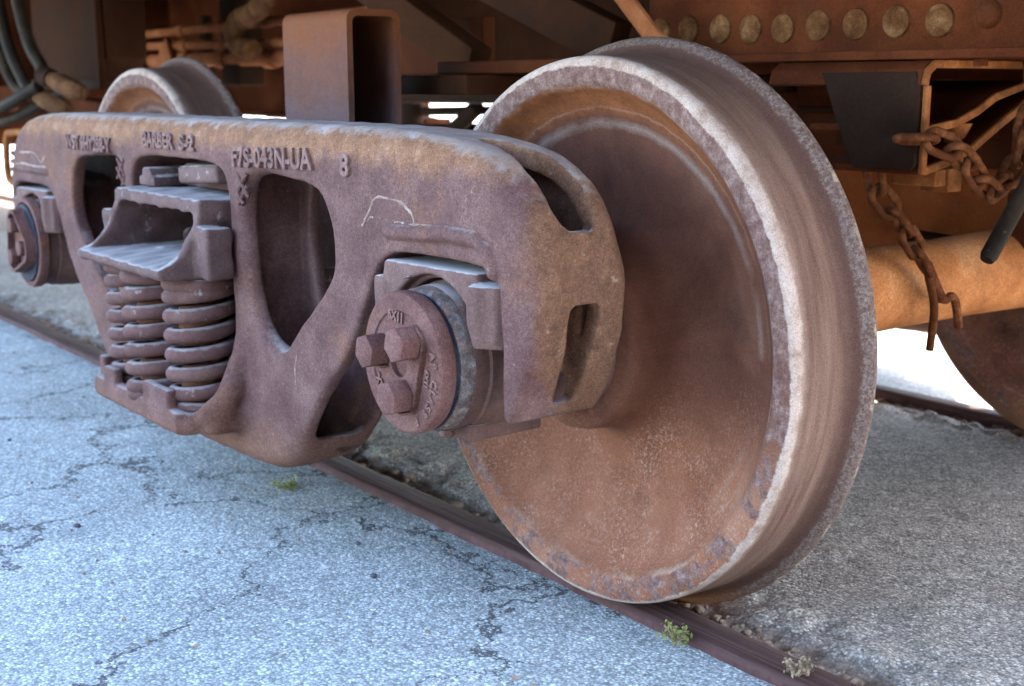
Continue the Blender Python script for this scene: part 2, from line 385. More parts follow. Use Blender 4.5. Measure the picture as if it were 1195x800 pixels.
def wheel_mat():
    k = NT('wheel_iron'); x, y, z = k.xyz()[:3]
    r = k.math('SQRT', k.math('ADD', k.math('MULTIPLY', x, x), k.math('MULTIPLY', z, z)))
    n1 = k.noise(7, 7, 0.6, dist=0.4); n2 = k.noise(38, 6, 0.72); n3 = k.noise(520, 2, 0.6)
    # dished plate
    c = k.ramp(n1, [(0.28, (0.062, 0.024, 0.016)), (0.5, (0.100, 0.040, 0.025)), (0.72, (0.140, 0.062, 0.038))])
    lit_low = k.mrange(k.math('ADD', z, k.math('MULTIPLY', k.math('SUBTRACT', n1, 0.5), 0.25)), 0.0, -0.20, smooth=True)
    c = k.mix(k.math('MULTIPLY', lit_low, 0.65), c, k.ramp(n1, [(0.3, (0.18, 0.060, 0.027)), (0.6, (0.27, 0.112, 0.062)), (0.75, (0.32, 0.17, 0.11))]))  # lower dish painted lighter, the way light falls on it
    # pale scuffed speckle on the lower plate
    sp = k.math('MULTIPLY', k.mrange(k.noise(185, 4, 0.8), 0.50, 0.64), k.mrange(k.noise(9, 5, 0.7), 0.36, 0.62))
    c = k.mix(k.math('MULTIPLY', k.math('MULTIPLY', sp, lit_low), 0.55), c, (0.40, 0.27, 0.215))
    # runs and grease thrown outward from the hub
    rc = k.t.nodes.new('ShaderNodeCombineXYZ'); k.put(rc.inputs[0], k.math('MULTIPLY', k.math('ARCTAN2', z, x), 5.0)); k.put(rc.inputs[1], k.math('MULTIPLY', r, 5.0))
    run = k.noise(1.0, 6, 0.65, rc.outputs[0], dist=0.4)
    c = k.mix(1.0, c, k.ramp(run, [(0.28, 0.86), (0.5, 1.0), (0.72, 1.08)]), 'MULTIPLY')
    c = k.mix(k.math('MULTIPLY', k.mrange(k.noise(4.5, 6, 0.65, k.vadd(k.co, (5, 3, 1))), 0.56, 0.68), 0.45), c, (0.045, 0.022, 0.018))
    # orange rust under the rim
    rr = k.math('ADD', r, k.math('MULTIPLY', k.math('SUBTRACT', n2, 0.5), 0.016))
    upm = k.mrange(z, 0.12, 0.28)
    org = k.math('MULTIPLY', k.mrange(rr, 0.325, 0.350, smooth=True), upm)
    c = k.mix(k.math('MULTIPLY', org, 0.75), c, k.ramp(n2, [(0.3, (0.12, 0.04, 0.014)), (0.7, (0.22, 0.078, 0.028))]))
    # pale dirt line where the plate turns up into the rim
    for r0, w, a in ((0.322, 0.011, 0.42), (0.345, 0.003, 0.22)):
        ln = k.mrange(k.math('ABSOLUTE', k.math('SUBTRACT', rr, r0)), w, 0.0)
        ln = k.math('MULTIPLY', ln, k.mrange(k.math('ADD', n1, k.math('MULTIPLY', upm, 0.3)), 0.5, 0.75))
        c = k.mix(k.math('MULTIPLY', ln, a), c, (0.30, 0.235, 0.20))
    # scaly band then worn white edge of the rim
    rb = k.math('ADD', r, k.math('MULTIPLY', k.math('SUBTRACT', n2, 0.5), 0.016))
    rb = k.math('ADD', rb, k.math('MULTIPLY', k.math('SUBTRACT', k.noise(7, 3, 0.5), 0.5), 0.016))
    scale = k.math('MULTIPLY', k.mrange(rb, 0.377, 0.380), k.math('MAXIMUM', k.mrange(z, -0.12, 0.10), k.mrange(k.noise(26, 5, 0.7), 0.50, 0.56)))
    c = k.mix(scale, c, k.ramp(k.noise(70, 5, 0.75), [(0.3, (0.075, 0.036, 0.030)), (0.5, (0.14, 0.080, 0.066)), (0.66, (0.22, 0.15, 0.128))]))
    c = k.mix(k.math('MULTIPLY', k.mrange(rb, 0.3715, 0.376), k.math('MULTIPLY', k.mrange(rb, 0.3815, 0.3785), k.mrange(k.noise(11, 4, 0.6), 0.45, 0.62))), c, (0.26, 0.165, 0.12))
    side = k.mrange(x, 0.10, 0.36, smooth=True)
    rw = k.math('SUBTRACT', rb, k.math('ADD', k.math('MULTIPLY', side, 0.002), k.mrange(z, 0.20, -0.25, 0.0, 0.0075, smooth=True)))
    wh = k.mrange(rw, 0.4050, 0.4075)
    frontm = k.mrange(k.math('ADD', y, k.math('MULTIPLY', k.math('SUBTRACT', n2, 0.5), 0.02)), -0.800, -0.806)
    white = k.ramp(k.noise(30, 6, 0.75), [(0.30, (0.18, 0.108, 0.078)), (0.46, (0.31, 0.225, 0.18)), (0.7, (0.42, 0.335, 0.285))])
    white = k.mix(k.mrange(k.noise(150, 3, 0.7), 0.62, 0.68), white, (0.33, 0.20, 0.13))
    outer = k.mrange(r, 0.405, 0.409)
    # tread: rolled brown, burnished tan near the outer edge
    st = k.t.nodes.new('ShaderNodeCombineXYZ'); k.put(st.inputs[0], k.math('MULTIPLY', y, 60)); k.put(st.inputs[1], k.math('MULTIPLY', k.math('ARCTAN2', z, x), 2.0))
    band = k.noise(1.0, 6, 0.6, st.outputs[0])
    tr = k.ramp(band, [(0.3, (0.085, 0.044, 0.031)), (0.5, (0.13, 0.074, 0.053)), (0.7, (0.175, 0.108, 0.082))])
    yb = k.math('ADD', y, k.math('MULTIPLY', k.math('SUBTRACT', n2, 0.5), 0.02))
    tr = k.mix(k.mrange(yb, -0.790, -0.812), tr, (0.26, 0.18, 0.14))
    tr = k.mix(k.mrange(yb, -0.735, -0.712), tr, (0.075, 0.038, 0.028))
    fl = k.mix(k.mrange(k.noise(190, 4, 0.75), 0.42, 0.62), (0.085, 0.048, 0.036), (0.165, 0.125, 0.108))
    fl = k.mix(k.mrange(k.noise(45, 6, 0.8, k.vadd(k.co, (4, 1, 2))), 0.52, 0.66), fl, (0.095, 0.062, 0.06))
    tr = k.mix(k.mrange(rr, 0.436, 0.440), tr, fl)
    tr = k.mix(k.mrange(rr, 0.4505, 0.452), tr, (0.30, 0.22, 0.16))
    lowf = k.math('MULTIPLY', k.mrange(z, -0.36, -0.43), k.mrange(y, -0.725, -0.705))
    tr = k.mix(k.math('MULTIPLY', lowf, 0.8), tr, (0.26, 0.105, 0.035))
    back = k.mrange(y, -0.684, -0.680)
    tr = k.mix(back, tr, k.ramp(n1, [(0.3, (0.10, 0.045, 0.025)), (0.7, (0.24, 0.12, 0.07))]))
    c = k.mix(k.math('MULTIPLY', k.mrange(r, 0.4185, 0.4205), 1.0), c, tr)
    whm = k.math('MULTIPLY', wh, frontm)
    c = k.mix(whm, c, white)
    # the inboard half of the plate
    c = k.mix(k.mrange(y, -0.745, -0.728), c, c)
    g = k.ramp(n3, [(0.3, 0.45), (0.5, 1.0), (0.7, 1.6)])
    c = k.mix(0.45, c, k.mix(1.0, c, g, 'MULTIPLY'))
    h = k.math('ADD', k.math('MULTIPLY', n3, 0.5), k.math('MULTIPLY', k.noise(210, 5, 0.75), 1.0))
    h = k.math('ADD', h, k.math('MULTIPLY', wh, 0.7))
    nb = k.bump(h, 0.4, 0.0014); nb = k.bump(k.noise(30, 4), 0.15, 0.004, nb)
    ro = k.mix(k.mrange(r, 0.419, 0.421), k.mrange(n1, 0.3, 0.7, 0.6, 0.85), k.mrange(band, 0.3, 0.7, 0.6, 0.8))
    return k.finish(c, ro, nb, spec=0.07)
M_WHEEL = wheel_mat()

def asphalt(name, lo, hi, tint, crack=1.0, stain=(0.2, 0.12, 0.08), stain_amt=0.2, dirt=None):
    k = NT(name); x, y, z = k.xyz()[:3]
    cell = k.vor(215, 'F1', out='Color'); cx = k.xyz(cell)[0]
    cell2 = k.vor(85, 'F1', k.vadd(k.co, (2.3, 5.1, 0)), out='Color'); cx2 = k.xyz(cell2)[1]
    d1 = k.vor(215, 'F1'); d2 = k.vor(85, 'F1', k.vadd(k.co, (2.3, 5.1, 0)))
    st = k.ramp(cx, [(0.0, lo), (0.3, lo * 0.55 + hi * 0.35), (0.75, (lo + hi) * 0.5), (1.0, hi)])
    big = k.math('MULTIPLY', k.mrange(cx2, 0.72, 0.78), k.mrange(d2, 0.48, 0.36))
    st = k.mix(k.math('MULTIPLY', big, 0.75), st, k.ramp(k.xyz(cell2)[0], [(0.0, lo * 0.8), (0.5, (lo + hi) * 0.5), (1.0, hi * 1.15)]))
    st = k.mix(k.mrange(d1, 0.42, 0.66, 0.0, 0.55), st, (lo * 0.55,) * 3)
    c = k.mix(1.0, st, tint, 'MULTIPLY')
    cloud = k.noise(1.7, 7, 0.6); c = k.mix(1.0, c, k.ramp(cloud, [(0.3, 0.78), (0.5, 1.0), (0.7, 1.18)]), 'MULTIPLY')
    c = k.mix(0.8, c, k.mix(1.0, c, k.ramp(k.noise(13, 6, 0.7), [(0.3, 0.84), (0.5, 1.0), (0.7, 1.1)]), 'MULTIPLY'))
    c = k.mix(k.math('MULTIPLY', k.mrange(k.noise(3.1, 6, 0.65, k.vadd(k.co, (9, 4, 0))), 0.58, 0.75), stain_amt), c, stain)
    h = k.math('ADD', k.math('MULTIPLY', k.mrange(d1, 0.1, 0.6, 1, 0), 0.5), k.math('MULTIPLY', big, 0.6))
    h = k.math('ADD', h, k.math('MULTIPLY', k.noise(45, 4, 0.7), 0.25))
    if crack:
        wob = k.vscale(k.vadd(k.noise(3.2, 6, 0.72, color=True), (0.5, 0.5, 0.5), 'SUBTRACT'), 0.42)
        cc = k.vadd(k.co, wob)
        e1 = k.vor(1.75, 'DISTANCE_TO_EDGE', cc); e2 = k.vor(5.2, 'DISTANCE_TO_EDGE', cc)
        w = k.math('MULTIPLY', k.mrange(k.noise(6, 3), 0.30, 0.55, 0.0, 1.0), 0.016)
        k1 = k.mrange(k.math('SUBTRACT', e1, k.math('MULTIPLY', w, 0.55)), 0.0028, -0.001)
        w2 = k.math('MULTIPLY', k.mrange(k.noise(2.6, 3, 0.5, k.vadd(k.co, (6, 1, 0))), 0.45, 0.72, 0.0, 1.0), 0.0105)
        k2 = k.mrange(k.math('SUBTRACT', e2, w2), -0.002, -0.008)
        kk = k.math('MULTIPLY', k.math('MAXIMUM', k1, k2), crack)
        c = k.mix(k.math('MULTIPLY', kk, 0.8), c, (0.035, 0.03, 0.032))
        h = k.math('SUBTRACT', h, k.math('MULTIPLY', kk, 1.6))
    if dirt:
        hm = k.mrange(k.math('ADD', z, k.math('MULTIPLY', k.math('SUBTRACT', k.noise(24, 5, 0.7), 0.5), 0.030)), -0.012, -0.030)
        dc = k.ramp(k.noise(32, 6, 0.75), [(0.3, (0.06, 0.036, 0.025)), (0.5, (0.15, 0.098, 0.066)), (0.7, (0.30, 0.21, 0.145))])
        c = k.mix(hm, c, dc)
    return k.finish(c, 0.9, k.bump(h, 0.42, 0.004), spec=0.2)

M_ASPH = asphalt('weathered_asphalt', 0.18, 0.62, (0.95, 1.0, 0.96), 1.0, (0.30, 0.24, 0.20), 0.25)
M_ASPH2 = asphalt('track_asphalt', 0.12, 0.58, (1.0, 0.85, 0.69), 0.35, (0.22, 0.14, 0.09), 0.35, dirt=True)
M_APRON = asphalt('pale_pavement', 0.25, 0.60, (1.0, 0.96, 0.88), 0.4)
M_BLOCK = asphalt('light_block_earth', 0.03, 0.10, (1.0, 0.85, 0.6), 0.0)  # dark earth for the added light-blocking bank
M_EARTH = asphalt('dry_earth', 0.20, 0.45, (1.0, 0.90, 0.75), 0.0)

# ================================================================== THE SETTING
def grid(name, mat, xs, ys, zf, kind='structure'):
    X, Y = np.meshgrid(xs, ys, indexing='ij'); Z = zf(X, Y)
    V = np.stack([X, Y, Z], -1).reshape(-1, 3); nx, ny = X.shape
    i = np.arange(nx * ny).reshape(nx, ny)
    Q = np.stack([i[:-1, :-1], i[1:, :-1], i[1:, 1:], i[:-1, 1:]], -1).reshape(-1, 4)
    me = mesh_of(name, V, Q); o = obj(name, me, mat); o['kind'] = kind; return o

xs_n = np.arange(-5.0, 2.4, 0.02)
grid('asphalt_pavement', M_ASPH, xs_n, np.concatenate([np.arange(-2.8, -0.80, 0.02), [-0.794, -0.788]]),
     lambda X, Y: -0.018 + 0.005 * fbm(X * 3, Y * 3, seed=3) + 0.0025 * fbm(X * 24, Y * 24, seed=5))
def between(X, Y):
    e = 0.668 + 0.022 * fbm(X * 5, Y * 0 + np.sign(Y) * 3, seed=11) + 0.022 * vnoise(X * 26, Y * 9, seed=12)
    t = np.clip((e - np.abs(Y)) / 0.045, 0, 1); t = t * t * (3 - 2 * t)
    lump = np.abs(fbm(X * 28, Y * 28, seed=15)); edge = np.exp(-((np.abs(Y) - 0.61) / 0.04) ** 2)
    lo = -0.032 + 0.014 * lump + 0.016 * np.clip(fbm(X * 60, Y * 60, seed=16), 0, 1)
    hi = -0.008 + 0.006 * fbm(X * 3, Y * 3, seed=13) + 0.003 * fbm(X * 26, Y * 26, seed=14) + edge * 0.013 * vnoise(X * 32, Y * 32, seed=17)
    return lo * (1 - t) + hi * t
ys_b = np.concatenate([np.arange(-0.722, -0.52, 0.006), np.arange(-0.52, 0.52, 0.02), np.arange(0.52, 0.7221, 0.007)])
grid('track_pavement', M_ASPH2, np.arange(-6.0, 1.9, 0.007), ys_b, between)
grid('far_apron', M_APRON, [-70, -30, -10, 0, 10, 40], [0.792, 3, 8, 20, 45], lambda X, Y: X * 0 - 0.022)
grid('ground', M_EARTH, np.linspace(-600, 600, 13), np.linspace(-600, 600, 13), lambda X, Y: X * 0 - 0.11)
grid('near_apron', M_ASPH, [-60, -20, -5.0], [-40, -10, -2.8, -0.788], lambda X, Y: X * 0 - 0.026)
grid('outer_apron', M_ASPH, [-5.0, 0, 2.38], [-40, -10, -2.78], lambda X, Y: X * 0 - 0.032)
grid('end_apron', M_ASPH, [2.36, 5, 30], [-40, -10, -0.788], lambda X, Y: X * 0 - 0.032)
grid('track_bed', M_ASPH2, [-70, -20, -6.0], [-0.722, 0, 0.722], lambda X, Y: X * 0 - 0.026)
grid('end_track_bed', M_ASPH2, [1.88, 6, 30], [-0.722, 0, 0.722], lambda X, Y: X * 0 - 0.026)

def block_height(X, Y):
    t = np.clip((X - 3.6) / 3.2, 0, 1); t = t * t * (3 - 2 * t)
    v = np.clip((-1.0 - Y) / 1.2, 0, 1)
    return -0.10 + 6.5 * t * v * (1 + 0.1 * fbm(X * 0.8, Y * 0.8, seed=31)) + 0.06 * fbm(X * 4, Y * 4, seed=32)
grid('light_block', M_BLOCK, np.arange(3.4, 16, 0.25), np.arange(-16, -0.6, 0.25), block_height)  # unseen bank, added to block sky light from the right

def rail(y0, sg, label):
    # bullhead section: outline in (offset from gauge line outward, z)
    pr = [(0.0, -0.012), (0.004, -0.003), (0.012, 0.0), (0.058, 0.0), (0.067, -0.003), (0.0715, -0.011), (0.071, -0.034), (0.044, -0.042),
          (0.043, -0.12), (0.10, -0.14), (-0.03, -0.14), (0.028, -0.12), (0.027, -0.042), (0.001, -0.034)]
    xs = np.concatenate([[-70, -20], np.arange(-6, 2.5, 0.25), [10, 30]])
    vs = []; fs = []; n = len(pr)
    for x in xs:
        for o, z in pr: vs.append((x, y0 + sg * o, z))
    for i in range(len(xs) - 1):
        for j in range(n): fs.append((i * n + j, i * n + (j + 1) % n, (i + 1) * n + (j + 1) % n, (i + 1) * n + j))
    mb = MB(); mb.add(vs, fs)
    return tag(mb.build('rail', M_RAIL, None, angle=50), label, 'rail', 'rails of the track')
rail(-0.7175, -1, 'dark rusty steel rail set in blue grey asphalt under the large near wheel')
rail(0.7175, 1, 'rusty rail on the far side of the track along the sunlit ground')

# ================================================================== THE WHEEL TRUCK
truck = tag(empty('wheel_truck', (-HB, 0, 0)), 'rusty two axle railroad truck with large pale rimmed wheel and cast side frame', 'railroad truck')

# ---- side frame (local: u along the rail, y across, z up)
def mir(p): return p + [(-a, b) for a, b in reversed(p)]
OUT = mir([(0.0, 0.742), (0.60, 0.742), (0.80, 0.738), (0.92, 0.726), (1.00, 0.708), (1.056, 0.672), (1.090, 0.622), (1.104, 0.575), (1.102, 0.53),
           (1.085, 0.455), (1.044, 0.362), (1.015, 0.352), (0.90, 0.36), (0.60, 0.33), (0.55, 0.29), (0.462, 0.190), (0.405, 0.148), (0.345, 0.128), (0.27, 0.120), (0.0, 0.112)])[:]
OUT = [p for i, p in enumerate(OUT) if i == 0 or p != OUT[i - 1]]
JAW = [(1.03, 0.30), (1.024, 0.52), (1.016, 0.550), (0.995, 0.563), (0.95, 0.567), (0.80, 0.567), (0.750, 0.560), (0.712, 0.532), (0.690, 0.49), (0.645, 0.415),
       (0.60, 0.362), (0.545, 0.312), (0.498, 0.258), (0.455, 0.196), (0.43, 0.15), (0.40, 0.08), (0.60, 0.02), (0.95, 0.1)]
TRI = [(0.282, 0.565), (0.288, 0.610), (0.300, 0.638), (0.340, 0.650), (0.40, 0.651), (0.530, 0.645), (0.566, 0.622), (0.585, 0.585), (0.592, 0.535), (0.580, 0.505), (0.555, 0.478), (0.48, 0.418),
       (0.425, 0.370), (0.400, 0.360), (0.365, 0.368), (0.330, 0.388), (0.308, 0.420), (0.292, 0.480)]
WIN = mir([(0.0, 0.667), (0.12, 0.667), (0.19, 0.660), (0.219, 0.640), (0.228, 0.60), (0.226, 0.42), (0.228, 0.24), (0.235, 0.208), (0.0, 0.208)])
YF, YB = -1.092, -0.93
def frame_sdf(x, y, z):
    X, Z = np.broadcast_arrays(x[:, 0, :], z[0, :, :].reshape(1, -1)); X = np.abs(X) + 0.0
    Xs = x[:, 0, :] + 0 * Z
    do = sd_poly(X + 0.032 * np.clip((-Xs - 0.85) / 0.18, 0, 1), Z, chaikin(OUT, 1)); dj = sd_poly(X, Z, chaikin(JAW, 1)); dt = sd_poly(X, Z, chaikin(TRI, 2)) - 0.004; dw = sd_poly(Xs, Z, chaikin(WIN, 1))
    e = lambda a: a[:, None, :]
    ym = (YF + YB) / 2; dy = np.abs(y - ym) - (YB - YF) / 2
    ax = np.abs(x)
    wav = 0.0005 * np.sin(x * 37 + y * 21) * np.sin(z * 41 + 1.3) + 0.0006 * np.sin(x * 83 + 2) * np.sin(z * 71 + y * 60)
    rr = 0.040 - 0.030 * np.clip((ax - 0.96) / 0.08, 0, 1) * np.clip((0.60 - z) / 0.12, 0, 1)
    rr = rr + 0.014 * np.clip((-x - 0.95) / 0.1, 0, 1)
    d = ext(e(do), dy, rr)
    d = smax(d, -e(dj), 0.009)
    d = smax(d, -e(dt), 0.030 - 0.022 * np.clip((ax - 0.34) / 0.12, 0, 1))
    # rolled border round the lightening hole
    d = smax(d, -e(dw), 0.006)
    # hollow interior and its slots
    cav = np.maximum(np.maximum(np.maximum(e(do) + 0.030, 0.030 - e(dj)), 0.024 - e(dw)), np.abs(y - ym) - 0.050)
    d = smax(d, -cav, 0.008)
    hw = 0.007 + 0.024 * np.clip((ax - 0.88) / 0.14, 0, 1)
    slot_top = np.hypot(np.maximum(np.abs(ax - 0.978) - 0.092, 0), np.maximum(np.abs(y + 1.012) - np.maximum(hw - 0.016, 0), 0)) - np.minimum(hw, 0.016)
    slot_top = np.maximum(slot_top, 0.615 - z)
    d = smax(d, -slot_top, 0.007)
    hz = 0.025 - 0.008 * np.clip((0.50 - z) / 0.14, 0, 1)
    slot_side = np.hypot(np.maximum(np.abs(z - 0.452) - 0.060, 0), np.maximum(np.abs(y + 1.006) - hz + 0.010, 0)) - 0.010
    slot_side = np.maximum(slot_side, 1.03 - ax)
    d = smax(d, -slot_side, 0.006)
    slot_arm = np.hypot(np.maximum(np.abs(z - 0.315) - 0.085, 0), np.maximum(np.abs(y + 1.008) - 0.030, 0)) - 0.026
    slot_arm = np.maximum(np.maximum(slot_arm, e(dj) - 0.05), np.maximum(0.30 - ax, ax - 0.75))
    d = smax(d, -slot_arm, 0.012)
    slot_low = np.hypot(np.maximum(np.abs(ax - 0.395) - 0.03, 0), np.maximum(np.abs(y + 0.985) - 0.014, 0)) - 0.012
    slot_low = np.maximum(slot_low, z - 0.19)
    d = smax(d, -slot_low, 0.008)
    # spring seat with its lip and lugs
    seat = sbox(x, y, z, (-0.262, -1.195, 0.184), (0.240, -0.83, 0.211), 0.008)
    seat = np.maximum(seat, (np.abs(x) * 0.62 + (-y - 1.05) * 0.8) - 0.232)
    lip = sbox(x, y, z, (-0.21, -1.205, 0.184), (0.205, -1.180, 0.222), 0.008)
    seat = smin(seat, lip, 0.02)
    for lo, hi in (((0.05, -1.203, 0.19), (0.165, -1.182, 0.258)), ((-0.245, -1.178, 0.19), (-0.215, -1.13, 0.255)), ((-0.15, -1.205, 0.19), (-0.09, -1.185, 0.252))):
        seat = smin(seat, sbox(x, y, z, lo, hi, 0.005), 0.008)
    d = smin(d, seat, 0.018)
    d = smin(d, sbox(x, y, z, (0.200, -1.150, 0.186), (0.250, -1.04, 0.228), 0.010), 0.02)
    for a_, b_, r_ in (((0.205, -1.178, 0.200), (0.232, -1.150, 0.222), 0.011), ((0.232, -1.150, 0.222), (0.243, -1.108, 0.272), 0.013), ((0.243, -1.108, 0.272), (0.247, -1.090, 0.340), 0.012), ((0.240, -1.125, 0.225), (0.247, -1.095, 0.300), 0.016)):
        d = smin(d, scap(x, y, z, a_, b_, r_), 0.02)
    # raised casting scars, ridges and hatch marks on the outer face
    def beads(pts, r, sx):
        nonlocal d
        for a, b in zip(pts[:-1], pts[1:]):
            d = smin(d, scap(x, y, z, (sx * a[0], YF + 0.001, a[1]), (sx * b[0], YF + 0.001, b[1]), r), 0.004)
    beads([(0.756, 0.594), (0.84, 0.597), (0.90, 0.603), (0.972, 0.602), (1.0, 0.587), (1.012, 0.562)], 0.0115, 1)
    beads([(0.76, 0.600), (1.0, 0.600)], 0.007, -1)
    return d + wav
fr_me = casting('side_frame', frame_sdf, (-1.14, -1.215, 0.09), (1.14, -0.82, 0.76), 0.0042)
frame = obj('side_frame', fr_me, M_FRAME, truck)
def cast_text(s, u, z, size, width, rot=0.0, depth=0.0045, y=YF, name='cast_lettering'):
    me = text_mesh(s, size, depth, 1.0, 0.0)
    xs = [v.co.x for v in me.vertices]; me.transform(Matrix.Translation((-min(xs), 0, 0))); me.transform(Matrix.Diagonal((width / (max(xs) - min(xs)), 1, 1, 1)))
    me.transform(Matrix.Translation((u, y, z)) @ Matrix.Rotation(-rot, 4, 'Y') @ FACE)
    return obj(name, me, M_LETTER, frame)
cast_text('F7S-043N-UA', 0.256, 0.664, 0.046, 0.285, 0.03)
cast_text('8', 0.628, 0.668, 0.046, 0.026)
cast_text('BARBER', -0.146, 0.684, 0.040, 0.150, 0.0); cast_text('S-2', 0.030, 0.684, 0.040, 0.068, 0.0)
cast_text('WST 9HY288-Y', -0.600, 0.664, 0.042, 0.275, 0.0)
cast_text('D D D', -1.040, 0.585, 0.026, 0.055, PI / 2.2, 0.002, -1.083)
def ridge(pts, r, jit=0.0025, mat=None):
    P_ = smooth_path([(a + random.uniform(-jit, jit), YF + 0.0008, b + random.uniform(-jit, jit)) for a, b in pts], 4)
    mb = MB(); mb.tube(P_, [r * random.uniform(0.55, 1.15) for _ in P_], 7); mb.build('casting_ridge', mat or M_SCAR, frame)
ridge([(0.685, 0.597), (0.700, 0.618), (0.722, 0.640), (0.755, 0.641), (0.792, 0.638), (0.808, 0.632), (0.819, 0.622), (0.830, 0.610), (0.836, 0.600), (0.835, 0.588)], 0.0030)
ridge([(0.765, 0.604), (0.785, 0.607), (0.81, 0.606), (0.85, 0.609), (0.90, 0.609), (0.94, 0.610), (0.972, 0.608), (0.992, 0.600), (1.005, 0.588), (1.010, 0.574)], 0.0034)
ridge([(0.83, 0.598), (0.86, 0.592), (0.89, 0.592)], 0.0035); ridge([(0.70, 0.605), (0.707, 0.612), (0.716, 0.612)], 0.002)
ridge([(-0.76, 0.612), (-0.85, 0.612), (-0.93, 0.614), (-1.0, 0.610)], 0.0035); ridge([(-0.76, 0.640), (-0.80, 0.622), (-0.84, 0.640), (-0.96, 0.638)], 0.0028)
for sx in (1, -1):
    for a in ([(0.262, 0.652), (0.283, 0.632), (0.305, 0.612)], [(0.262, 0.618), (0.283, 0.598)], [(0.300, 0.652), (0.280, 0.634), (0.262, 0.618)], [(0.303, 0.634), (0.284, 0.614), (0.266, 0.598)]):
        ridge([(sx * p, q) for p, q in a], 0.0042, 0.001, M_FRAME)
for a in ([(0.455, 0.30), (0.452, 0.33), (0.46, 0.36)], [(0.36, 0.20), (0.375, 0.205)], [(0.37, 0.203), (0.372, 0.19)], [(1.046, 0.447), (1.062, 0.446)]):
    ridge(a, 0.0016, 0.001)
copy_tree(frame, truck, (0, 0, 0), PI)

# ---- wheels
PROF = [(-0.030, 0.088), (-0.030, 0.132), (-0.024, 0.141), (-0.008, 0.145), (0.018, 0.147), (0.040, 0.150), (0.058, 0.157), (0.070, 0.168), (0.077, 0.184), (0.0785, 0.202), (0.0765, 0.222), (0.070, 0.25), (0.061, 0.28), (0.051, 0.31),
        (0.043, 0.330), (0.035, 0.348), (0.026, 0.361), (0.016, 0.370), (0.007, 0.3765), (0.002, 0.382), (0.0, 0.387), (0.0, 0.400), (0.0, 0.412), (0.0015, 0.416), (0.005, 0.4195), (0.010, 0.421),
        (0.02, 0.4216), (0.045, 0.4226), (0.07, 0.4237), (0.09, 0.4250), (0.100, 0.4275), (0.107, 0.4320), (0.1125, 0.4385), (0.117, 0.4445), (0.122, 0.4490), (0.128, 0.4505), (0.133, 0.4480), (0.1362, 0.442), (0.137, 0.434),
        (0.137, 0.405), (0.137, 0.376), (0.128, 0.364), (0.100, 0.352), (0.080, 0.336), (0.078, 0.318), (0.088, 0.28), (0.100, 0.24), (0.107, 0.19), (0.112, 0.155), (0.125, 0.138), (0.145, 0.130), (0.152, 0.122), (0.152, 0.095)]
w_mb = MB(); w_mb.lathe([(-0.817 + a, r) for a, r in PROF], 224)
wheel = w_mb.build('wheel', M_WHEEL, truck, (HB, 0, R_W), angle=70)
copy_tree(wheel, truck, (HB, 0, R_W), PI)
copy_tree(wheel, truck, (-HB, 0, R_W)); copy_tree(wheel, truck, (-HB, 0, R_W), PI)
a_mb = MB(); a_mb.lathe([(-0.93, 0.082), (-0.86, 0.084), (-0.84, 0.098), (-0.66, 0.098), (-0.63, 0.094), (-0.45, 0.088), (-0.2, 0.0815), (0, 0.080), (0.2, 0.0815), (0.45, 0.088), (0.63, 0.094), (0.66, 0.098), (0.84, 0.098), (0.86, 0.084), (0.93, 0.082)], 72)
axle = a_mb.build('axle', M_AXLE, truck, (HB, 0, R_W)); copy_tree(axle, truck, (-HB, 0, R_W))

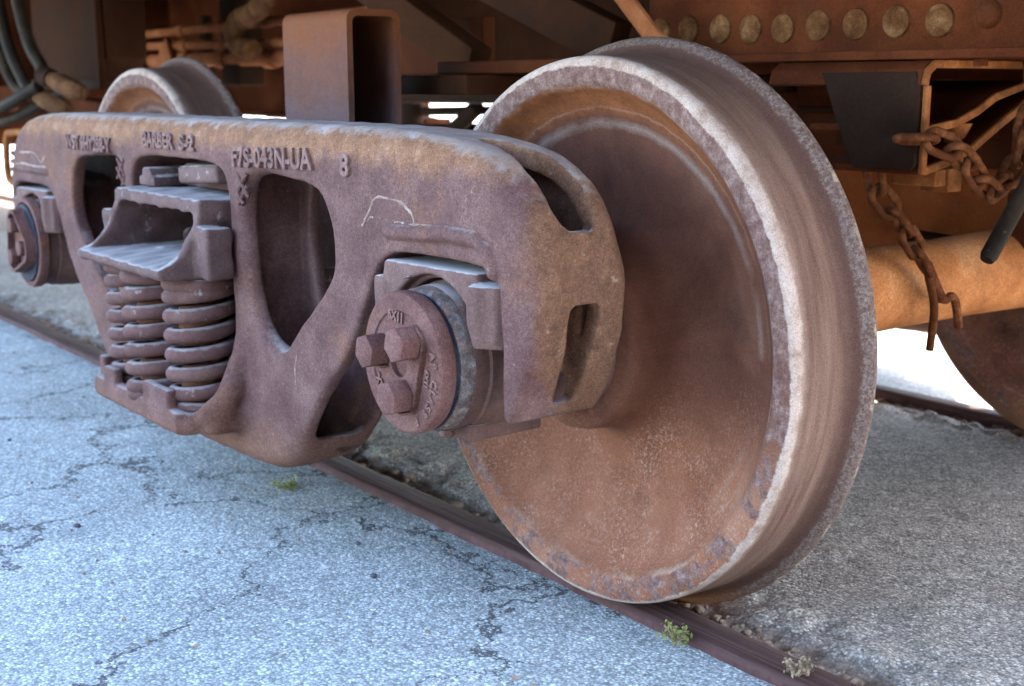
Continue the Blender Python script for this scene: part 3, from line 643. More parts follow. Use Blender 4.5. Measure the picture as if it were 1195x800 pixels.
# ---- roller bearing with end cap, three cap screws and locking plate
def hexbolt(r, hgt):
    mb = MB(); pts = [(r * math.cos(PI / 3 * i + 0.3), r * math.sin(PI / 3 * i + 0.3)) for i in range(6)]
    mb.prism(pts, -hgt, 0, 'y', 0.0022, 2); return mb
def make_bearing(old=False):
    b = MB(); b.lathe([(-1.094, 0.088), (-1.094, 0.1035), (-1.091, 0.1045), (-1.072, 0.1050), (-1.069, 0.1085), (-1.052, 0.1090), (-1.049, 0.1108), (-1.030, 0.1105), (-1.026, 0.1118), (-0.955, 0.1115), (-0.95, 0.108), (-0.925, 0.106), (-0.918, 0.098), (-0.872, 0.098), (-0.866, 0.112), (-0.848, 0.114), (-0.846, 0.09)], 96)
    root = b.build('bearing', M_CUP, truck, (HB, 0, R_W))
    s = MB(); s.lathe([(-1.115, 0.085), (-1.115, 0.0985), (-1.110, 0.1020), (-1.092, 0.1030), (-1.092, 0.09)], 96); s.build('seal_ring', M_SEAL, root)
    g = MB(); g.lathe([(-1.122, 0.080), (-1.122, 0.0935), (-1.118, 0.0955), (-1.112, 0.0955), (-1.112, 0.08)], 96); g.build('wear_ring', M_RING, root)
    if not old:
        c = MB(); c.lathe([(-1.148, 0.0), (-1.148, 0.022), (-1.146, 0.0225), (-1.146, 0.0725), (-1.1485, 0.0745), (-1.1485, 0.0955), (-1.146, 0.099), (-1.141, 0.1005), (-1.128, 0.1005), (-1.123, 0.0985), (-1.119, 0.092), (-1.119, 0.05)], 128)
        cap = c.build('end_cap', M_CAP, root, angle=28)
        cen = [(-0.041 + 0.004, 0.439 - R_W), (0.036 + 0.004, 0.460 - R_W), (0.018, 0.382 - R_W)]
        lp = []
        for (ax, az) in cen:
            pass
        C0 = np.mean(cen, 0)
        pl = []
        for (ax, az) in cen:
            d = np.array([ax, az]) - C0; a0 = math.atan2(d[1], d[0])
            for t in np.linspace(-1.05, 1.05, 7): pl.append((ax + 0.0235 * math.cos(a0 + t), az + 0.0235 * math.sin(a0 + t)))
        ang = sorted(range(len(pl)), key=lambda i: math.atan2(pl[i][1] - C0[1], pl[i][0] - C0[0])); pl = [pl[i] for i in ang]
        L = MB()
        hole = [(C0[0] - 0.004 + 0.0205 * math.cos(2 * PI * i / 40), C0[1] + 0.0205 * math.sin(2 * PI * i / 40)) for i in range(40)]
        # plate with a round hole: ring of quads between the outline (resampled) and the hole
        def ray_hit(a):
            best = None; dx, dz = math.cos(a), math.sin(a)
            for p, q in zip(pl, pl[1:] + pl[:1]):
                ex, ez = q[0] - p[0], q[1] - p[1]; den = dx * ez - dz * ex
                if abs(den) < 1e-12: continue
                t = ((p[0] - C0[0]) * ez - (p[1] - C0[1]) * ex) / den; u = ((p[0] - C0[0]) * dz - (p[1] - C0[1]) * dx) / den
                if t > 0 and -1e-6 <= u <= 1 + 1e-6: best = t if best is None else max(best, t)
            return (C0[0] + dx * best, C0[1] + dz * best)
        NN = 120; o_ = [ray_hit(2 * PI * i / NN) for i in range(NN)]
        h_ = [(C0[0] + 0.0205 * math.cos(2 * PI * i / NN), C0[1] + 0.0205 * math.sin(2 * PI * i / NN)) for i in range(NN)]
        y0, y1 = -1.1455, -1.1555; vs = []
        for P_, yy in ((o_, y0), (o_, y1 + 0.0012), ([(C0[0] + (p[0] - C0[0]) * 0.975, C0[1] + (p[1] - C0[1]) * 0.975) for p in o_], y1), (h_, y1), (h_, y0)):
            vs += [(p[0], yy, p[1]) for p in P_]
        fs = [(r * NN + i, r * NN + (i + 1) % NN, (r + 1) * NN + (i + 1) % NN, (r + 1) * NN + i) for r in range(4) for i in range(NN)]
        L.add(vs, fs); L.build('locking_plate', M_CAP, root, angle=30)
        for i, (ax, az) in enumerate(cen):
            hb = hexbolt(0.0252, 0.030); hb.v = [(p[0] + ax, p[1] - 1.1560, p[2] + az) for p in hb.v]
            hb.build('cap_screw', M_CAP, root)
            t = MB(); tx, tz = ax + 0.012 * (1 if i != 1 else -0.6), az - 0.021
            t.box((tx - 0.006, -1.170, tz - 0.002), (tx + 0.006, -1.155, tz + 0.0012), 0.0006); t.build('lock_tab', M_CAP, root)
        def cap_text(s, x, z, size, rot, w=0.9, y=-1.1465):
            me = text_mesh(s, size, 0.0016, w, 0.0004, 'CENTER')
            me.transform(Matrix.Translation((x, y, z)) @ Matrix.Rotation(rot, 4, 'Y') @ FACE); return me
        def emb(me): return obj('cap_lettering', me, M_CAPLET, root)
        emb(cap_text('6X11', -0.012, 0.0585, 0.020, 0.12))
        emb(cap_text('6X11', 0.0580, -0.0110, 0.0135, 1.76))
        emb(cap_text('11X', -0.0500, -0.0350, 0.017, -2.18))
        vs, fs = [], []
        word = 'AP CLASS E'
        for i, ch in enumerate(word):
            if ch == ' ': continue
            a = math.radians(16 - 8.6 * i); rr = 0.0800
            me = cap_text(ch, rr * math.cos(a), rr * math.sin(a), 0.0170, PI / 2 - a, 0.95, -1.1492)
            bofs = len(vs); vs += [v.co[:] for v in me.vertices]; fs += [[bofs + j for j in p.vertices] for p in me.polygons]; bpy.data.meshes.remove(me)
        emb(mesh_of('cap_lettering', vs, fs, False))
        f = MB()          # small grease plug and retaining bolt under the bearing
        f.prism([(0.012 * math.cos(PI / 3 * i), 0.012 * math.sin(PI / 3 * i)) for i in range(6)], -0.128, -0.108, 'z', 0.002)
        f.v = [(p[0] - 0.03, p[1] - 1.05, p[2]) for p in f.v]; f.build('grease_plug', M_ADAPT, root)
    else:
        c = MB(); c.lathe([(-1.112, 0.0), (-1.112, 0.094), (-1.120, 0.100), (-1.118, 0.107), (-1.112, 0.110), (-1.098, 0.110), (-1.092, 0.104), (-1.092, 0.05)], 96); c.build('end_cap', M_CAP, root, angle=28)
        tri = []
        for i in range(3):
            a0 = PI / 2 + 0.35 + i * 2 * PI / 3
            for t in np.linspace(-0.75, 0.75, 9): tri.append((0.044 * math.cos(a0) + 0.040 * math.cos(a0 + t), 0.044 * math.sin(a0) + 0.040 * math.sin(a0 + t)))
        ins = [(p[0] * 0.90, p[1] * 0.90) for p in tri]; n = len(tri)
        L = MB(); vs = [(p[0] * 1.12, -1.096, p[1] * 1.12) for p in tri] + [(p[0], -1.146, p[1]) for p in tri] + [(p[0], -1.146, p[1]) for p in ins] + [(p[0], -1.130, p[1]) for p in ins]
        fs = [(r * n + i, r * n + (i + 1) % n, (r + 1) * n + (i + 1) % n, (r + 1) * n + i) for r in range(3) for i in range(n)] + [tuple(3 * n + i for i in range(n))]
        L.add(vs, fs); L.build('locking_plate', M_CAP, root, angle=30)
        for i in range(3):
            a0 = PI / 2 + 0.35 + i * 2 * PI / 3
            hb = hexbolt(0.02, 0.022); hb.v = [(p[0] + 0.046 * math.cos(a0), p[1] - 1.131, p[2] + 0.046 * math.sin(a0)) for p in hb.v]; hb.build('cap_screw', M_CAP, root)
    return root
bear = make_bearing(); copy_tree(bear, truck, (HB, 0, R_W), PI)
bear2 = make_bearing(True); bear2.location = (-HB, 0, R_W); copy_tree(bear2, truck, (-HB, 0, R_W), PI)

# ---- bearing adapter saddle
def adapter_sdf(x, y, z):
    X, Z = np.broadcast_arrays(x[:, 0, :], z[0, :, :].reshape(1, -1))
    o = sd_poly(X, Z, [(-0.146, 0.068), (-0.146, 0.100), (-0.128, 0.104), (-0.122, 0.128), (0.106, 0.132), (0.112, 0.118), (0.148, 0.115), (0.150, 0.050), (0.146, 0.040), (0.112, 0.036), (0.10, 0.03), (-0.10, 0.03), (-0.12, 0.06)])[:, None, :]
    d = ext(o, np.abs(y + 1.015) - 0.082, 0.006)
    lug = sbox(x, y, z, (0.100, -1.110, 0.034), (0.153, -0.93, 0.118), 0.005); lug = smax(lug, (x - 0.11) * 0.6 + (-y - 1.09) * 0.8 - 0.022, 0.004)
    d = smin(d, lug, 0.006)
    d = smin(d, sbox(x, y, z, (-0.150, -1.098, 0.030), (-0.118, -0.93, 0.102), 0.004), 0.006)
    d = smin(d, sbox(x, y, z, (-0.055, -1.112, 0.098), (-0.012, -1.08, 0.112), 0.004), 0.006)
    cy = np.hypot(x, z) - 0.1125
    d = smax(d, -cy, 0.005)
    d = smax(d, -(np.maximum(np.hypot(x, z) - 0.119, y + 1.080)), 0.006)
    return d
ad_me = casting('bearing_adapter', adapter_sdf, (-0.16, -1.125, 0.02), (0.16, -0.925, 0.14), 0.0030)
ada = obj('bearing_adapter', ad_me, M_ADAPT, truck, (HB, 0, R_W))
copy_tree(ada, truck, (-HB, 0, R_W)); copy_tree(ada, truck, (HB, 0, R_W), PI); copy_tree(ada, truck, (-HB, 0, R_W), PI)
k_mb = MB(); k_mb.box((0.030, -1.080, -0.112), (0.066, -0.95, -0.089), 0.003)
key = k_mb.build('frame_key', M_CUP, truck, (HB, 0, R_W))

# ---- truck bolster with open flared end
def bolster_sdf(x, y, z):
    ay = np.abs(y)
    Y, Z = np.broadcast_arrays(ay[0, :, :], z[0, :, :].reshape(1, -1))
    side = sd_poly(Y, Z, [(0.0, 0.40), (0.70, 0.43), (1.00, 0.455), (1.215, 0.463), (1.222, 0.470), (1.222, 0.482), (1.195, 0.492), (1.175, 0.508), (1.160, 0.530), (1.146, 0.556), (1.140, 0.578), (1.140, 0.596), (1.135, 0.602), (0.85, 0.602), (0.55, 0.67), (0.0, 0.67)])[None, :, :]
    d = ext(side, np.abs(x) - 0.203, 0.006)
    cav = sbox(x, ay, z, (-0.183, 0.93, 0.484), (0.183, 1.5, 0.578), 0.022)
    cav = np.minimum(cav, sbox(x, ay, z, (-0.183, 0.93, 0.484), (0.183, 1.5, 0.52), 0.004))
    rib = sbox(x, ay, z, (-0.012, 0.9, 0.47), (0.012, 1.10, 0.59), 0.004)
    rib2 = sbox(x, ay, z, (-0.060, 0.9, 0.47), (0.085, 1.02, 0.59), 0.02)
    cav = np.maximum(cav, -rib2)
    hole = np.hypot(x + 0.02, z - 0.545) - 0.011; cav = np.minimum(cav, np.maximum(hole, 0.98 - ay))
    d = smax(d, -cav, 0.004)
    for cx in (-0.10, 0.02, 0.10):
        d = smin(d, sbox(x, ay, z, (cx - 0.006, 0.96, 0.475), (cx + 0.006, 1.09, 0.52 - 0), 0.003) + np.clip((ay - 1.03) * 0.5, 0, 1) * (z > 0.49), 0.012)
    gib = sbox(np.abs(x), ay, z, (0.19, 1.098, 0.463), (0.252, 1.150, 0.556), 0.007)
    d = smin(d, gib, 0.008)
    return d + 0.0016 * np.sin(x * 90 + y * 70) * np.sin(z * 110 + x * 33)
bo_me = casting('bolster', bolster_sdf, (-0.265, -1.235, 0.39), (0.265, -0.80, 0.69), 0.0036)
bol = obj('bolster', bo_me, M_BOLST, truck)
b_ = MB(); b_.box((-0.203, -0.805, 0.42), (0.203, 0.80, 0.64), 0.01); b_.build('bolster_beam', M_BOLST, bol)
b_ = MB(); b_.lathe([(0, 0.0), (0, 0.0)], 8) if False else None
w_ = MB()
w_.prism([(-0.205, 0.604), (-0.125, 0.604), (-0.128, 0.622), (-0.14, 0.626), (-0.15, 0.640), (-0.185, 0.640), (-0.19, 0.624), (-0.205, 0.622)], -1.085, -0.96, 'y', 0.004)
w_.build('friction_wedge', M_BOLST, bol)
w_ = MB(); w_.box((-0.13, -1.02, 0.604), (0.12, -0.90, 0.648), 0.006); w_.build('wear_plate', M_BOLST, bol)
w_ = MB(); w_.box((0.04, -1.075, 0.606), (0.215, -0.95, 0.640), 0.008)
w_.v = [tuple(Matrix.Rotation(-0.06, 3, 'Y') @ Vector(p) + Vector((-0.036, 0, 0.008))) for p in w_.v]; w_.build('wear_plate', M_BOLST, bol)
# stamped marks where the dust has been rubbed off the bolster's ledge

# side bearing box standing on the bolster, open towards the end of the car
sb = MB()
oy0, oy1, oz0, oz1, th, rr = -0.783, -0.660, 0.60, 0.948, 0.013, 0.022
def rrect(y0, y1, z0, z1, r, n=6):
    P_ = []
    for cy, cz, a in ((y1 - r, z1 - r, 0), (y0 + r, z1 - r, PI / 2), (y0 + r, z0 + r, PI), (y1 - r, z0 + r, 1.5 * PI)):
        for i in range(n + 1): P_.append((cy + r * math.cos(a + PI / 2 * i / n), cz + r * math.sin(a + PI / 2 * i / n)))
    return P_
o_ = rrect(oy0, oy1, oz0, oz1, rr); i_ = rrect(oy0 + th, oy1 - th, oz0 + th, oz1 - th, rr - 0.009); n = len(o_)
x0, x1 = -0.135, 0.127
vs = [(x0, a, b) for a, b in o_] + [(x1, a, b) for a, b in o_] + [(x1, a, b) for a, b in i_] + [(x0 + 0.01, a, b) for a, b in i_]
fs = [(r * n + i, r * n + (i + 1) % n, (r + 1) * n + (i + 1) % n, (r + 1) * n + i) for r in range(3) for i in range(n)] + [tuple(range(n)), tuple(3 * n + i for i in range(n))]
sb.add(vs, fs); sb.build('side_bearing_box', M_TUBE, truck, angle=50)

# ---- coil springs
def spring(R, r, z0, z1, pitch, segs=14, ph=0.0):
    turns = (z1 - z0) / pitch; N = int(turns * 40); path = []
    for i in range(N + 1):
        t = i / N; a = ph + 2 * PI * turns * t
        # closed end coils
        u = t * turns; z = z0 + r + (z1 - z0 - 2 * r) * t
        path.append((R * math.cos(a), R * math.sin(a), z))
    mb = MB(); mb.tube(path, r, segs); 
    for zz, s in ((z0 + r, 1), (z1 - r, -1)):     # ground flat end coils
        mb.tube([(R * math.cos(2 * PI * i / 36), R * math.sin(2 * PI * i / 36), zz) for i in range(36)], r * 0.98, segs, closed=True)
    return mb
sp_o = spring(0.0570, 0.0138, 0.206, 0.462, 0.0405).build('spring', M_SPRING, truck)
spring(0.0335, 0.0095, 0.206, 0.462, 0.030, 10, 1.0).build('inner_coil', M_INNER, sp_o)
for i, (u, y) in enumerate([(0.145, -1.118), (0.0, -1.140), (-0.145, -1.118), (0.145, -0.972), (0.0, -0.99), (-0.145, -0.972), (0.145, -0.86)]):
    o = sp_o if i == 0 else copy_tree(sp_o, truck)
    o.location = (u, y, 0); o.rotation_euler = (0, 0, (0.3, 2.2, 1.1, 0.9, 2.9, 1.7, 0.4)[i])
# ---- brake beam and its shoe heads, behind the side frame
bb = MB(); bb.tube([(0.36, -0.70, 0.36), (0.36, 0.70, 0.36)], 0.038, 20)
beam = bb.build('brake_beam', M_BODY, truck)
for s in (-1, 1):
    h = MB(); h.prism([(0.33, 0.27), (0.41, 0.25), (0.452, 0.30), (0.436, 0.36), (0.436, 0.43), (0.452, 0.49), (0.41, 0.53), (0.33, 0.47)], s * 0.755 - 0.045, s * 0.755 + 0.045, 'y', 0.006); h.build('brake_shoe', M_CUP, beam)
b2 = copy_tree(beam, truck, (0, 0, 0), PI)

# ================================================================== THE RAIL CAR ABOVE
car = tag(empty('rail_car', (-4.5, 0, 0)), 'underside of a red brown rusty rail car resting on the truck', 'rail car')
CX = 4.5
def cpart(mb, name, mat, parent=None, **k):
    o = mb.build(name, mat, parent or car, **k); 
    if parent is None or parent is car: o.location = (CX, 0, 0)
    return o
b = MB()
b.box((-13.5, -1.45, 1.34), (1.5, 1.45, 1.39)); b.box((-13.5, -1.50, 1.36), (1.5, -1.45, 3.9)); b.box((-13.5, 1.45, 1.36), (1.5, 1.50, 3.9)); b.box((1.5, -1.5, 1.36), (1.55, 1.5, 3.9)); b.box((-13.55, -1.5, 1.36), (-13.5, 1.5, 3.9)); b.box((-13.5, -1.5, 3.9), (1.5, 1.5, 3.95))
cpart(b, 'car_body', M_BODY)
b = MB(); b.box((-0.54, -0.172, 0.858), (1.48, -0.155, 1.335)); b.box((-0.54, 0.155, 0.858), (1.48, 0.172, 1.335)); b.box((-0.50, -0.245, 0.842), (2.05, 0.245, 0.858), 0.003)
b.box((-13, -0.16, 1.24), (-0.56, 0.16, 1.335)); sill = cpart(b, 'center_sill', M_SILL)
for i, x in enumerate((-0.505, -0.424, -0.336, -0.257, -0.177, -0.094, -0.010, 0.075, 0.161)):
    s = MB(); zc = 0.905 + 0.012 * abs(x + 0.1) + random.uniform(-.002, .002)
    s.lathe([(-0.006, 0.0), (-0.006, 0.020), (-0.004, 0.0265), (0.0, 0.0285)], 28, (x, -0.172, zc)); s.build('plug_weld', M_SPOT, sill)
s = MB(); s.lathe([(-0.012, 0.0), (-0.011, 0.012), (-0.006, 0.021), (0.0, 0.024)], 28, (0.251, -0.172, 0.913)); s.build('rivet', M_SILL, sill)
# bolt heads under the sill flange
for x in (-0.05, 0.27):
    s = MB(); s.prism([(x + 0.013 * math.cos(PI / 3 * i), -0.215 + 0.013 * math.sin(PI / 3 * i)) for i in range(6)], 0.830, 0.842, 'z', 0.001); s.build('flange_bolt', M_SILL, sill)
# dark web plate bracket with bent orange shelves under the sill
b = MB(); b.prism([(-0.01, 0.822), (0.182, 0.822), (0.190, 0.800), (0.190, 0.672), (0.182, 0.662), (0.067, 0.660), (0.05, 0.69)], -0.262, -0.248, 'y', 0.002)
brk = cpart(b, 'bracket', M_DARKP)
def strip(pts, t, x0, x1):
    """bent plate: path in (y, z), thickness t, from x0 to x1"""
    P_ = [Vector((0, y, z)) for y, z in pts]; up = []; dn = []
    for i, p in enumerate(P_):
        d = (P_[min(i + 1, len(P_) - 1)] - P_[max(i - 1, 0)]).normalized(); nn = Vector((0, -d.z, d.y))
        up.append(p + nn * t / 2); dn.append(p - nn * t / 2)
    mb = MB(); mb.prism([(q.y, q.z) for q in up] + [(q.y, q.z) for q in reversed(dn)], x0, x1, 'x', 0.0015, 1); return mb
e_ = strip([(-0.2465, 0.655), (-0.2465, 0.80)], 0.014, 0.1915, 0.200); e_.build('lit_cut_edge', M_EDGE, brk)
for pts, x0 in (([(-0.247, 0.660), (-0.18, 0.673), (-0.11, 0.693), (-0.04, 0.728), (0.053, 0.772), (0.12, 0.80)], -0.02),
                ([(-0.240, 0.728), (-0.16, 0.738), (-0.10, 0.757), (-0.05, 0.780), (0.05, 0.802), (0.13, 0.80)], -0.05),
                ([(-0.256, 0.800), (-0.250, 0.822), (-0.230, 0.8345), (-0.15, 0.8345), (0.16, 0.8345)], -0.13)):
    strip(pts, 0.013, x0, 0.192).build('bent_plate', M_SILL, brk)
    strip(pts, 0.0135, 0.193, 0.201).build('lit_cut_edge', M_EDGE, brk)  # plate ends painted bright, as if lit from the right
b = MB(); b.box((0.10, -0.20, 0.632), (0.19, -0.17, 0.660), 0.002); b.box((0.13, -0.155, 0.620), (0.185, -0.115, 0.66), 0.002); b.build('lug', M_EDGE, brk)
b = MB(); b.lathe([(0, 0.0), (0, 0.028), (0.02, 0.019), (0.06, 0.015), (0.075, 0.022)], 24); b.v = [(p[0] + 0.15, p[2] - 0.09, 0.735 - p[1]) for p in b.v]; b.build('pin', M_EDGE, brk)
# sloping strut beside the sill
b = MB(); b.tube([(-0.50, -0.30, 0.99), (-0.385, -0.30, 0.885), (-0.33, -0.28, 0.85)], 0.021, 12, flat=0.5); cpart(b, 'strut', M_PIPE)
# body bolster, its bottom plate and cross braces over the truck
b = MB(); b.box((-1.07, -0.56, 0.782), (-0.66, 0.56, 0.822), 0.004); bb_ = cpart(b, 'body_bolster', M_CHUTE)
b = MB(); b.box((-0.85, -0.50, 0.824), (-0.30, 0.50, 0.850), 0.004); b.build('cover_plate', M_BODY, bb_)
b = MB(); b.lathe([(0.0, 0.0), (0.0, 0.19), (0.11, 0.19), (0.11, 0.0)], 40); b.v = [(p[0] - 0.87, p[2], 0.67 + p[1]) for p in b.v]; b.build('center_plate', M_CHUTE, bb_)
def slab(p0, p1, w, t, mat, name, nrm=(0, -1, 0), bev=0.004):
    p0, p1 = Vector(p0), Vector(p1); d = (p1 - p0); L = d.length; d.normalize(); nn = Vector(nrm); nn = (nn - d * nn.dot(d)).normalized(); sd = d.cross(nn)
    mb = MB(); mb.box((0, -w / 2, -t / 2), (L, w / 2, t / 2), bev)
    m = Matrix(((d.x, sd.x, nn.x, p0.x), (d.y, sd.y, nn.y, p0.y), (d.z, sd.z, nn.z, p0.z), (0, 0, 0, 1)))
    mb.v = [tuple(m @ Vector(p)) for p in mb.v]; return cpart(mb, name, mat)
slab((-1.62, -0.28, 1.12), (-1.00, -0.28, 0.845), 0.085, 0.06, M_CHUTE, 'cross_brace')
slab((-1.24, -0.24, 1.13), (-0.56, -0.24, 0.880), 0.10, 0.05, M_CHUTE, 'cross_brace')
slab((-1.62, -0.10, 0.90), (-1.20, -0.10, 0.90), 0.14, 0.04, M_BODY, 'gusset_plate')
# hopper chute and its dark neighbour
b = MB(); b.prism([(-4.05, 0.80), (-3.32, 0.81), (-3.22, 0.90), (-3.20, 1.34), (-4.02, 1.34)], -0.34, -0.18, 'y', 0.01); ch_ = cpart(b, 'hopper_chute', M_CHUTE)
b = MB(); b.box((-4.10, -0.37, 0.785), (-3.24, -0.345, 0.825), 0.004); b.box((-3.245, -0.37, 0.79), (-3.215, -0.345, 1.34), 0.004); b.build('flange', M_CHUTE, ch_)
b = MB(); b.box((-3.62, 0.30, 0.80), (-3.46, 0.42, 1.34), 0.01); cpart(b, 'shade_post', M_DARKP)  # dark post added in place of the black void beside the chute
b = MB(); b.box((-6.9, 0.25, 0.70), (-5.72, 0.795, 1.34), 0.01); cpart(b, 'equipment_box', M_DARKP)
b = MB(); b.box((-2.86, 0.802, 0.79), (-0.6, 0.828, 1.34)); cpart(b, 'shade_sheet', M_CHUTE)  # dark sheet standing in for the shaded void behind the braces
# far side sill wall seen behind the pipes
b = MB(); b.box((-7.5, 0.80, 0.675), (-2.85, 0.83, 1.34)); b.box((-7.5, 0.74, 0.655), (-2.85, 0.86, 0.675)); sw_ = cpart(b, 'side_sill', M_SILL)
b = MB(); b.box((-5.75, -0.95, 0.60), (-5.3, 0.95, 1.335), 0.01); cpart(b, 'bulkhead', M_SILL)
b = MB(); b.box((-9.5, -0.9, 0.50), (-5.4, 0.85, 0.70), 0.01); b.box((-9.0, -0.25, 0.68), (-4.6, 0.75, 0.80), 0.01); cpart(b, 'slope_sheet', M_BODY)
b = MB(); b.prism([(-5.1, 0.78), (-3.3, 0.70), (-3.3, 0.66), (-5.1, 0.60)], -0.1, 0.0, 'y', 0.004); cpart(b, 'chute_gate_rail', M_BODY)
for (z0, z1, r, y) in ((1.032, 1.043, 0.018, 0.30), (0.978, 0.962, 0.019, 0.31), (0.912, 0.907, 0.030, 0.32)):
    b = MB(); b.tube([(-4.4, y, z0), (-2.4, y, z1 - (z0 - z1) * 0.6)], r, 18)
    for x in (-4.0, -3.62, -3.2): b.tube([(x - 0.035, y, z0 + (z1 - z0) * (x + 4.3)), (x + 0.035, y, z0 + (z1 - z0) * (x + 4.35))], r * 1.35, 18)
    cpart(b, 'brake_pipe', M_PIPE)
for x in (-3.95, -3.72):
    b = MB(); b.box((x, 0.36, 0.80), (x + 0.05, 0.40, 1.10), 0.004); cpart(b, 'pipe_clamp', M_DARKP)
b = MB(); b.prism([(-4.25, 0.90), (-4.05, 0.90), (-4.12, 1.01)], 0.27, 0.30, 'y', 0.003); cpart(b, 'pipe_bracket', M_PIPE)
for x in (-3.75, -3.45, -3.2, -2.9):
    b = MB(); b.tube([(x, 0.70, 0.70), (x, 0.70, 0.80)], 0.03, 12); b.tube([(x - 0.05, 0.70, 0.735), (x + 0.05, 0.70, 0.735)], 0.012, 8); cpart(b, 'hanger_bolt', M_PIPE)
b = MB(); b.box((-3.9, 0.64, 0.655), (-2.6, 0.76, 0.675), 0.004); cpart(b, 'angle_bar', M_SILL)
# orange bent step bracket at the far left
b = MB(); b.tube(smooth_path([(-2.70, -0.60, 0.640), (-3.20, -0.60, 0.637), (-3.54, -0.60, 0.628), (-3.595, -0.60, 0.612), (-3.618, -0.60, 0.57), (-3.624, -0.60, 0.50), (-3.610, -0.60, 0.450), (-3.53, -0.60, 0.437), (-3.40, -0.60, 0.437)], 6), 0.014, 12); stp = cpart(b, 'step_bracket', M_EDGE)
b = MB(); b.box((-3.58, -0.57, 0.45), (-2.95, -0.50, 0.615), 0.006); b.build('step_plate', M_BODY, stp)
# struts and hardware silhouetted between bolster and car
for i, (p, q, r) in enumerate([((-2.75, 0.62, 0.70), (-1.9, 0.60, 0.72), 0.016), ((-2.8, 0.55, 0.64), (-1.7, 0.58, 0.665), 0.016), ((-2.62, 0.60, 0.58), (-2.62, 0.60, 0.80), 0.04), ((-2.3, 0.52, 0.61), (-2.1, 0.52, 0.73), 0.028), ((-2.5, 0.4, 0.76), (-1.6, 0.4, 0.765), 0.022)]):
    b = MB(); b.tube([p, q], r, 12); cpart(b, 'brake_rod', M_DARKP)
b = MB(); b.box((-2.80, 0.62, 0.55), (-2.70, 0.70, 0.79), 0.01); cpart(b, 'hanger_post', M_DARKP)
# corrugated hose elbow over the pipes
pth = smooth_path([(-2.75, 0.10, 1.20), (-2.86, 0.12, 1.10), (-2.98, 0.14, 1.065), (-3.14, 0.16, 1.045), (-3.22, 0.17, 1.00), (-3.20, 0.18, 0.955), (-3.10, 0.19, 0.93)], 14)
b = MB(); b.tube(pth, [0.036 + 0.006 * math.sin(i * 1.6) for i in range(len(pth))], 18); cpart(b, 'flexible_hose', M_GLAD)
# end hardware seen through the gap beside the bracket
b = MB(); b.box((-0.80, 0.46, 0.62), (0.30, 0.50, 0.84), 0.005); b.box((0.02, 0.30, 0.46), (0.10, 0.46, 0.80), 0.005); b.box((-0.62, 0.40, 0.775), (-0.1, 0.5, 0.80), 0.004)
cpart(b, 'end_crosspiece', M_SILL)
b = MB(); b.box((-0.95, 0.52, 0.36), (0.30, 0.545, 0.70), 0.004); b.box((-0.02, 0.49, 0.42), (0.03, 0.52, 0.70), 0.003); cpart(b, 'lever_plate', M_ORANGE)
for q in (((-0.30, 0.44, 0.455), (0.12, 0.40, 0.44), 0.020), ((-0.34, 0.43, 0.405), (0.14, 0.40, 0.395), 0.024), ((-0.06, 0.42, 0.36), (-0.05, 0.44, 0.52), 0.016)):
    b = MB(); b.tube([q[0], q[1]], q[2], 12); cpart(b, 'brake_rod', M_CHUTE)
for q in (((-0.62, 0.40, 0.735), (-0.34, 0.452, 0.75)), ((-0.30, 0.38, 0.68), (-0.16, 0.452, 0.70)), ((-0.48, 0.38, 0.66), (-0.40, 0.452, 0.80)), ((-0.20, 0.37, 0.70), (-0.13, 0.452, 0.79))):
    b = MB(); b.box(q[0], q[1], 0.004); cpart(b, 'lug_plate', M_EDGE if q[0][2] == 0.68 else M_CHUTE)
b = MB(); b.box((0.15, 0.42, 0.44), (1.4, 0.47, 0.84), 0.01); cpart(b, 'end_sill', M_BODY)

# ================================================================== HANGING THINGS
def link_mesh(L, W, r):
    a = W / 2 - r; s = L / 2 - W / 2; P_ = []
    for i in range(13): t = -PI / 2 + PI * i / 12; P_.append((s + a * math.cos(t), a * math.sin(t), 0))
    for i in range(13): t = PI / 2 + PI * i / 12; P_.append((-s + a * math.cos(t), a * math.sin(t), 0))
    mb = MB(); mb.tube(P_, r, 10, closed=True); return mb
LINK = mesh_of('link', *(lambda m: (m.v, m.f))(link_mesh(0.076, 0.048, 0.0069)))
LINK.materials.append(M_CHAIN)
def chain(name, label, path, pitch, twist0=0.0):
    root = tag(empty(name, path[0]), label, 'chain', 'rusty chains hanging from the car')
    P_ = smooth_path(path, 24); cum = [0]
    for a, b in zip(P_[:-1], P_[1:]): cum.append(cum[-1] + (b - a).length)
    n = int(cum[-1] / pitch); 
    def at(s):
        for i in range(len(cum) - 1):
            if cum[i + 1] >= s: return P_[i].lerp(P_[i + 1], (s - cum[i]) / max(1e-9, cum[i + 1] - cum[i]))
        return P_[-1]
    for i in range(n):
        p, q = at(i * pitch), at((i + 1) * pitch); d = (q - p).normalized()
        ref = Vector((1, 0.3, 0.2)); u = (ref - d * ref.dot(d)).normalized(); w = d.cross(u)
        an = twist0 + (i % 2) * PI / 2 + random.uniform(-0.25, 0.25); u2 = u * math.cos(an) + w * math.sin(an); w2 = d.cross(u2)
        o = bpy.data.objects.new('link', LINK); COL.objects.link(o); o.parent = root
        m = Matrix(((d.x, u2.x, w2.x), (d.y, u2.y, w2.y), (d.z, u2.z, w2.z)))
        o.location = (p + q) / 2 - Vector(path[0]); o.rotation_euler = m.to_euler()
    return root
ch1 = chain('chain', 'rusty chain hanging from the dark bracket down to the axle, ending in a long hook', [(0.085, -0.232, 0.668), (0.090, -0.222, 0.62), (0.105, -0.178, 0.57), (0.112, -0.130, 0.515), (0.112, -0.09, 0.468)], 0.050, 0.6)
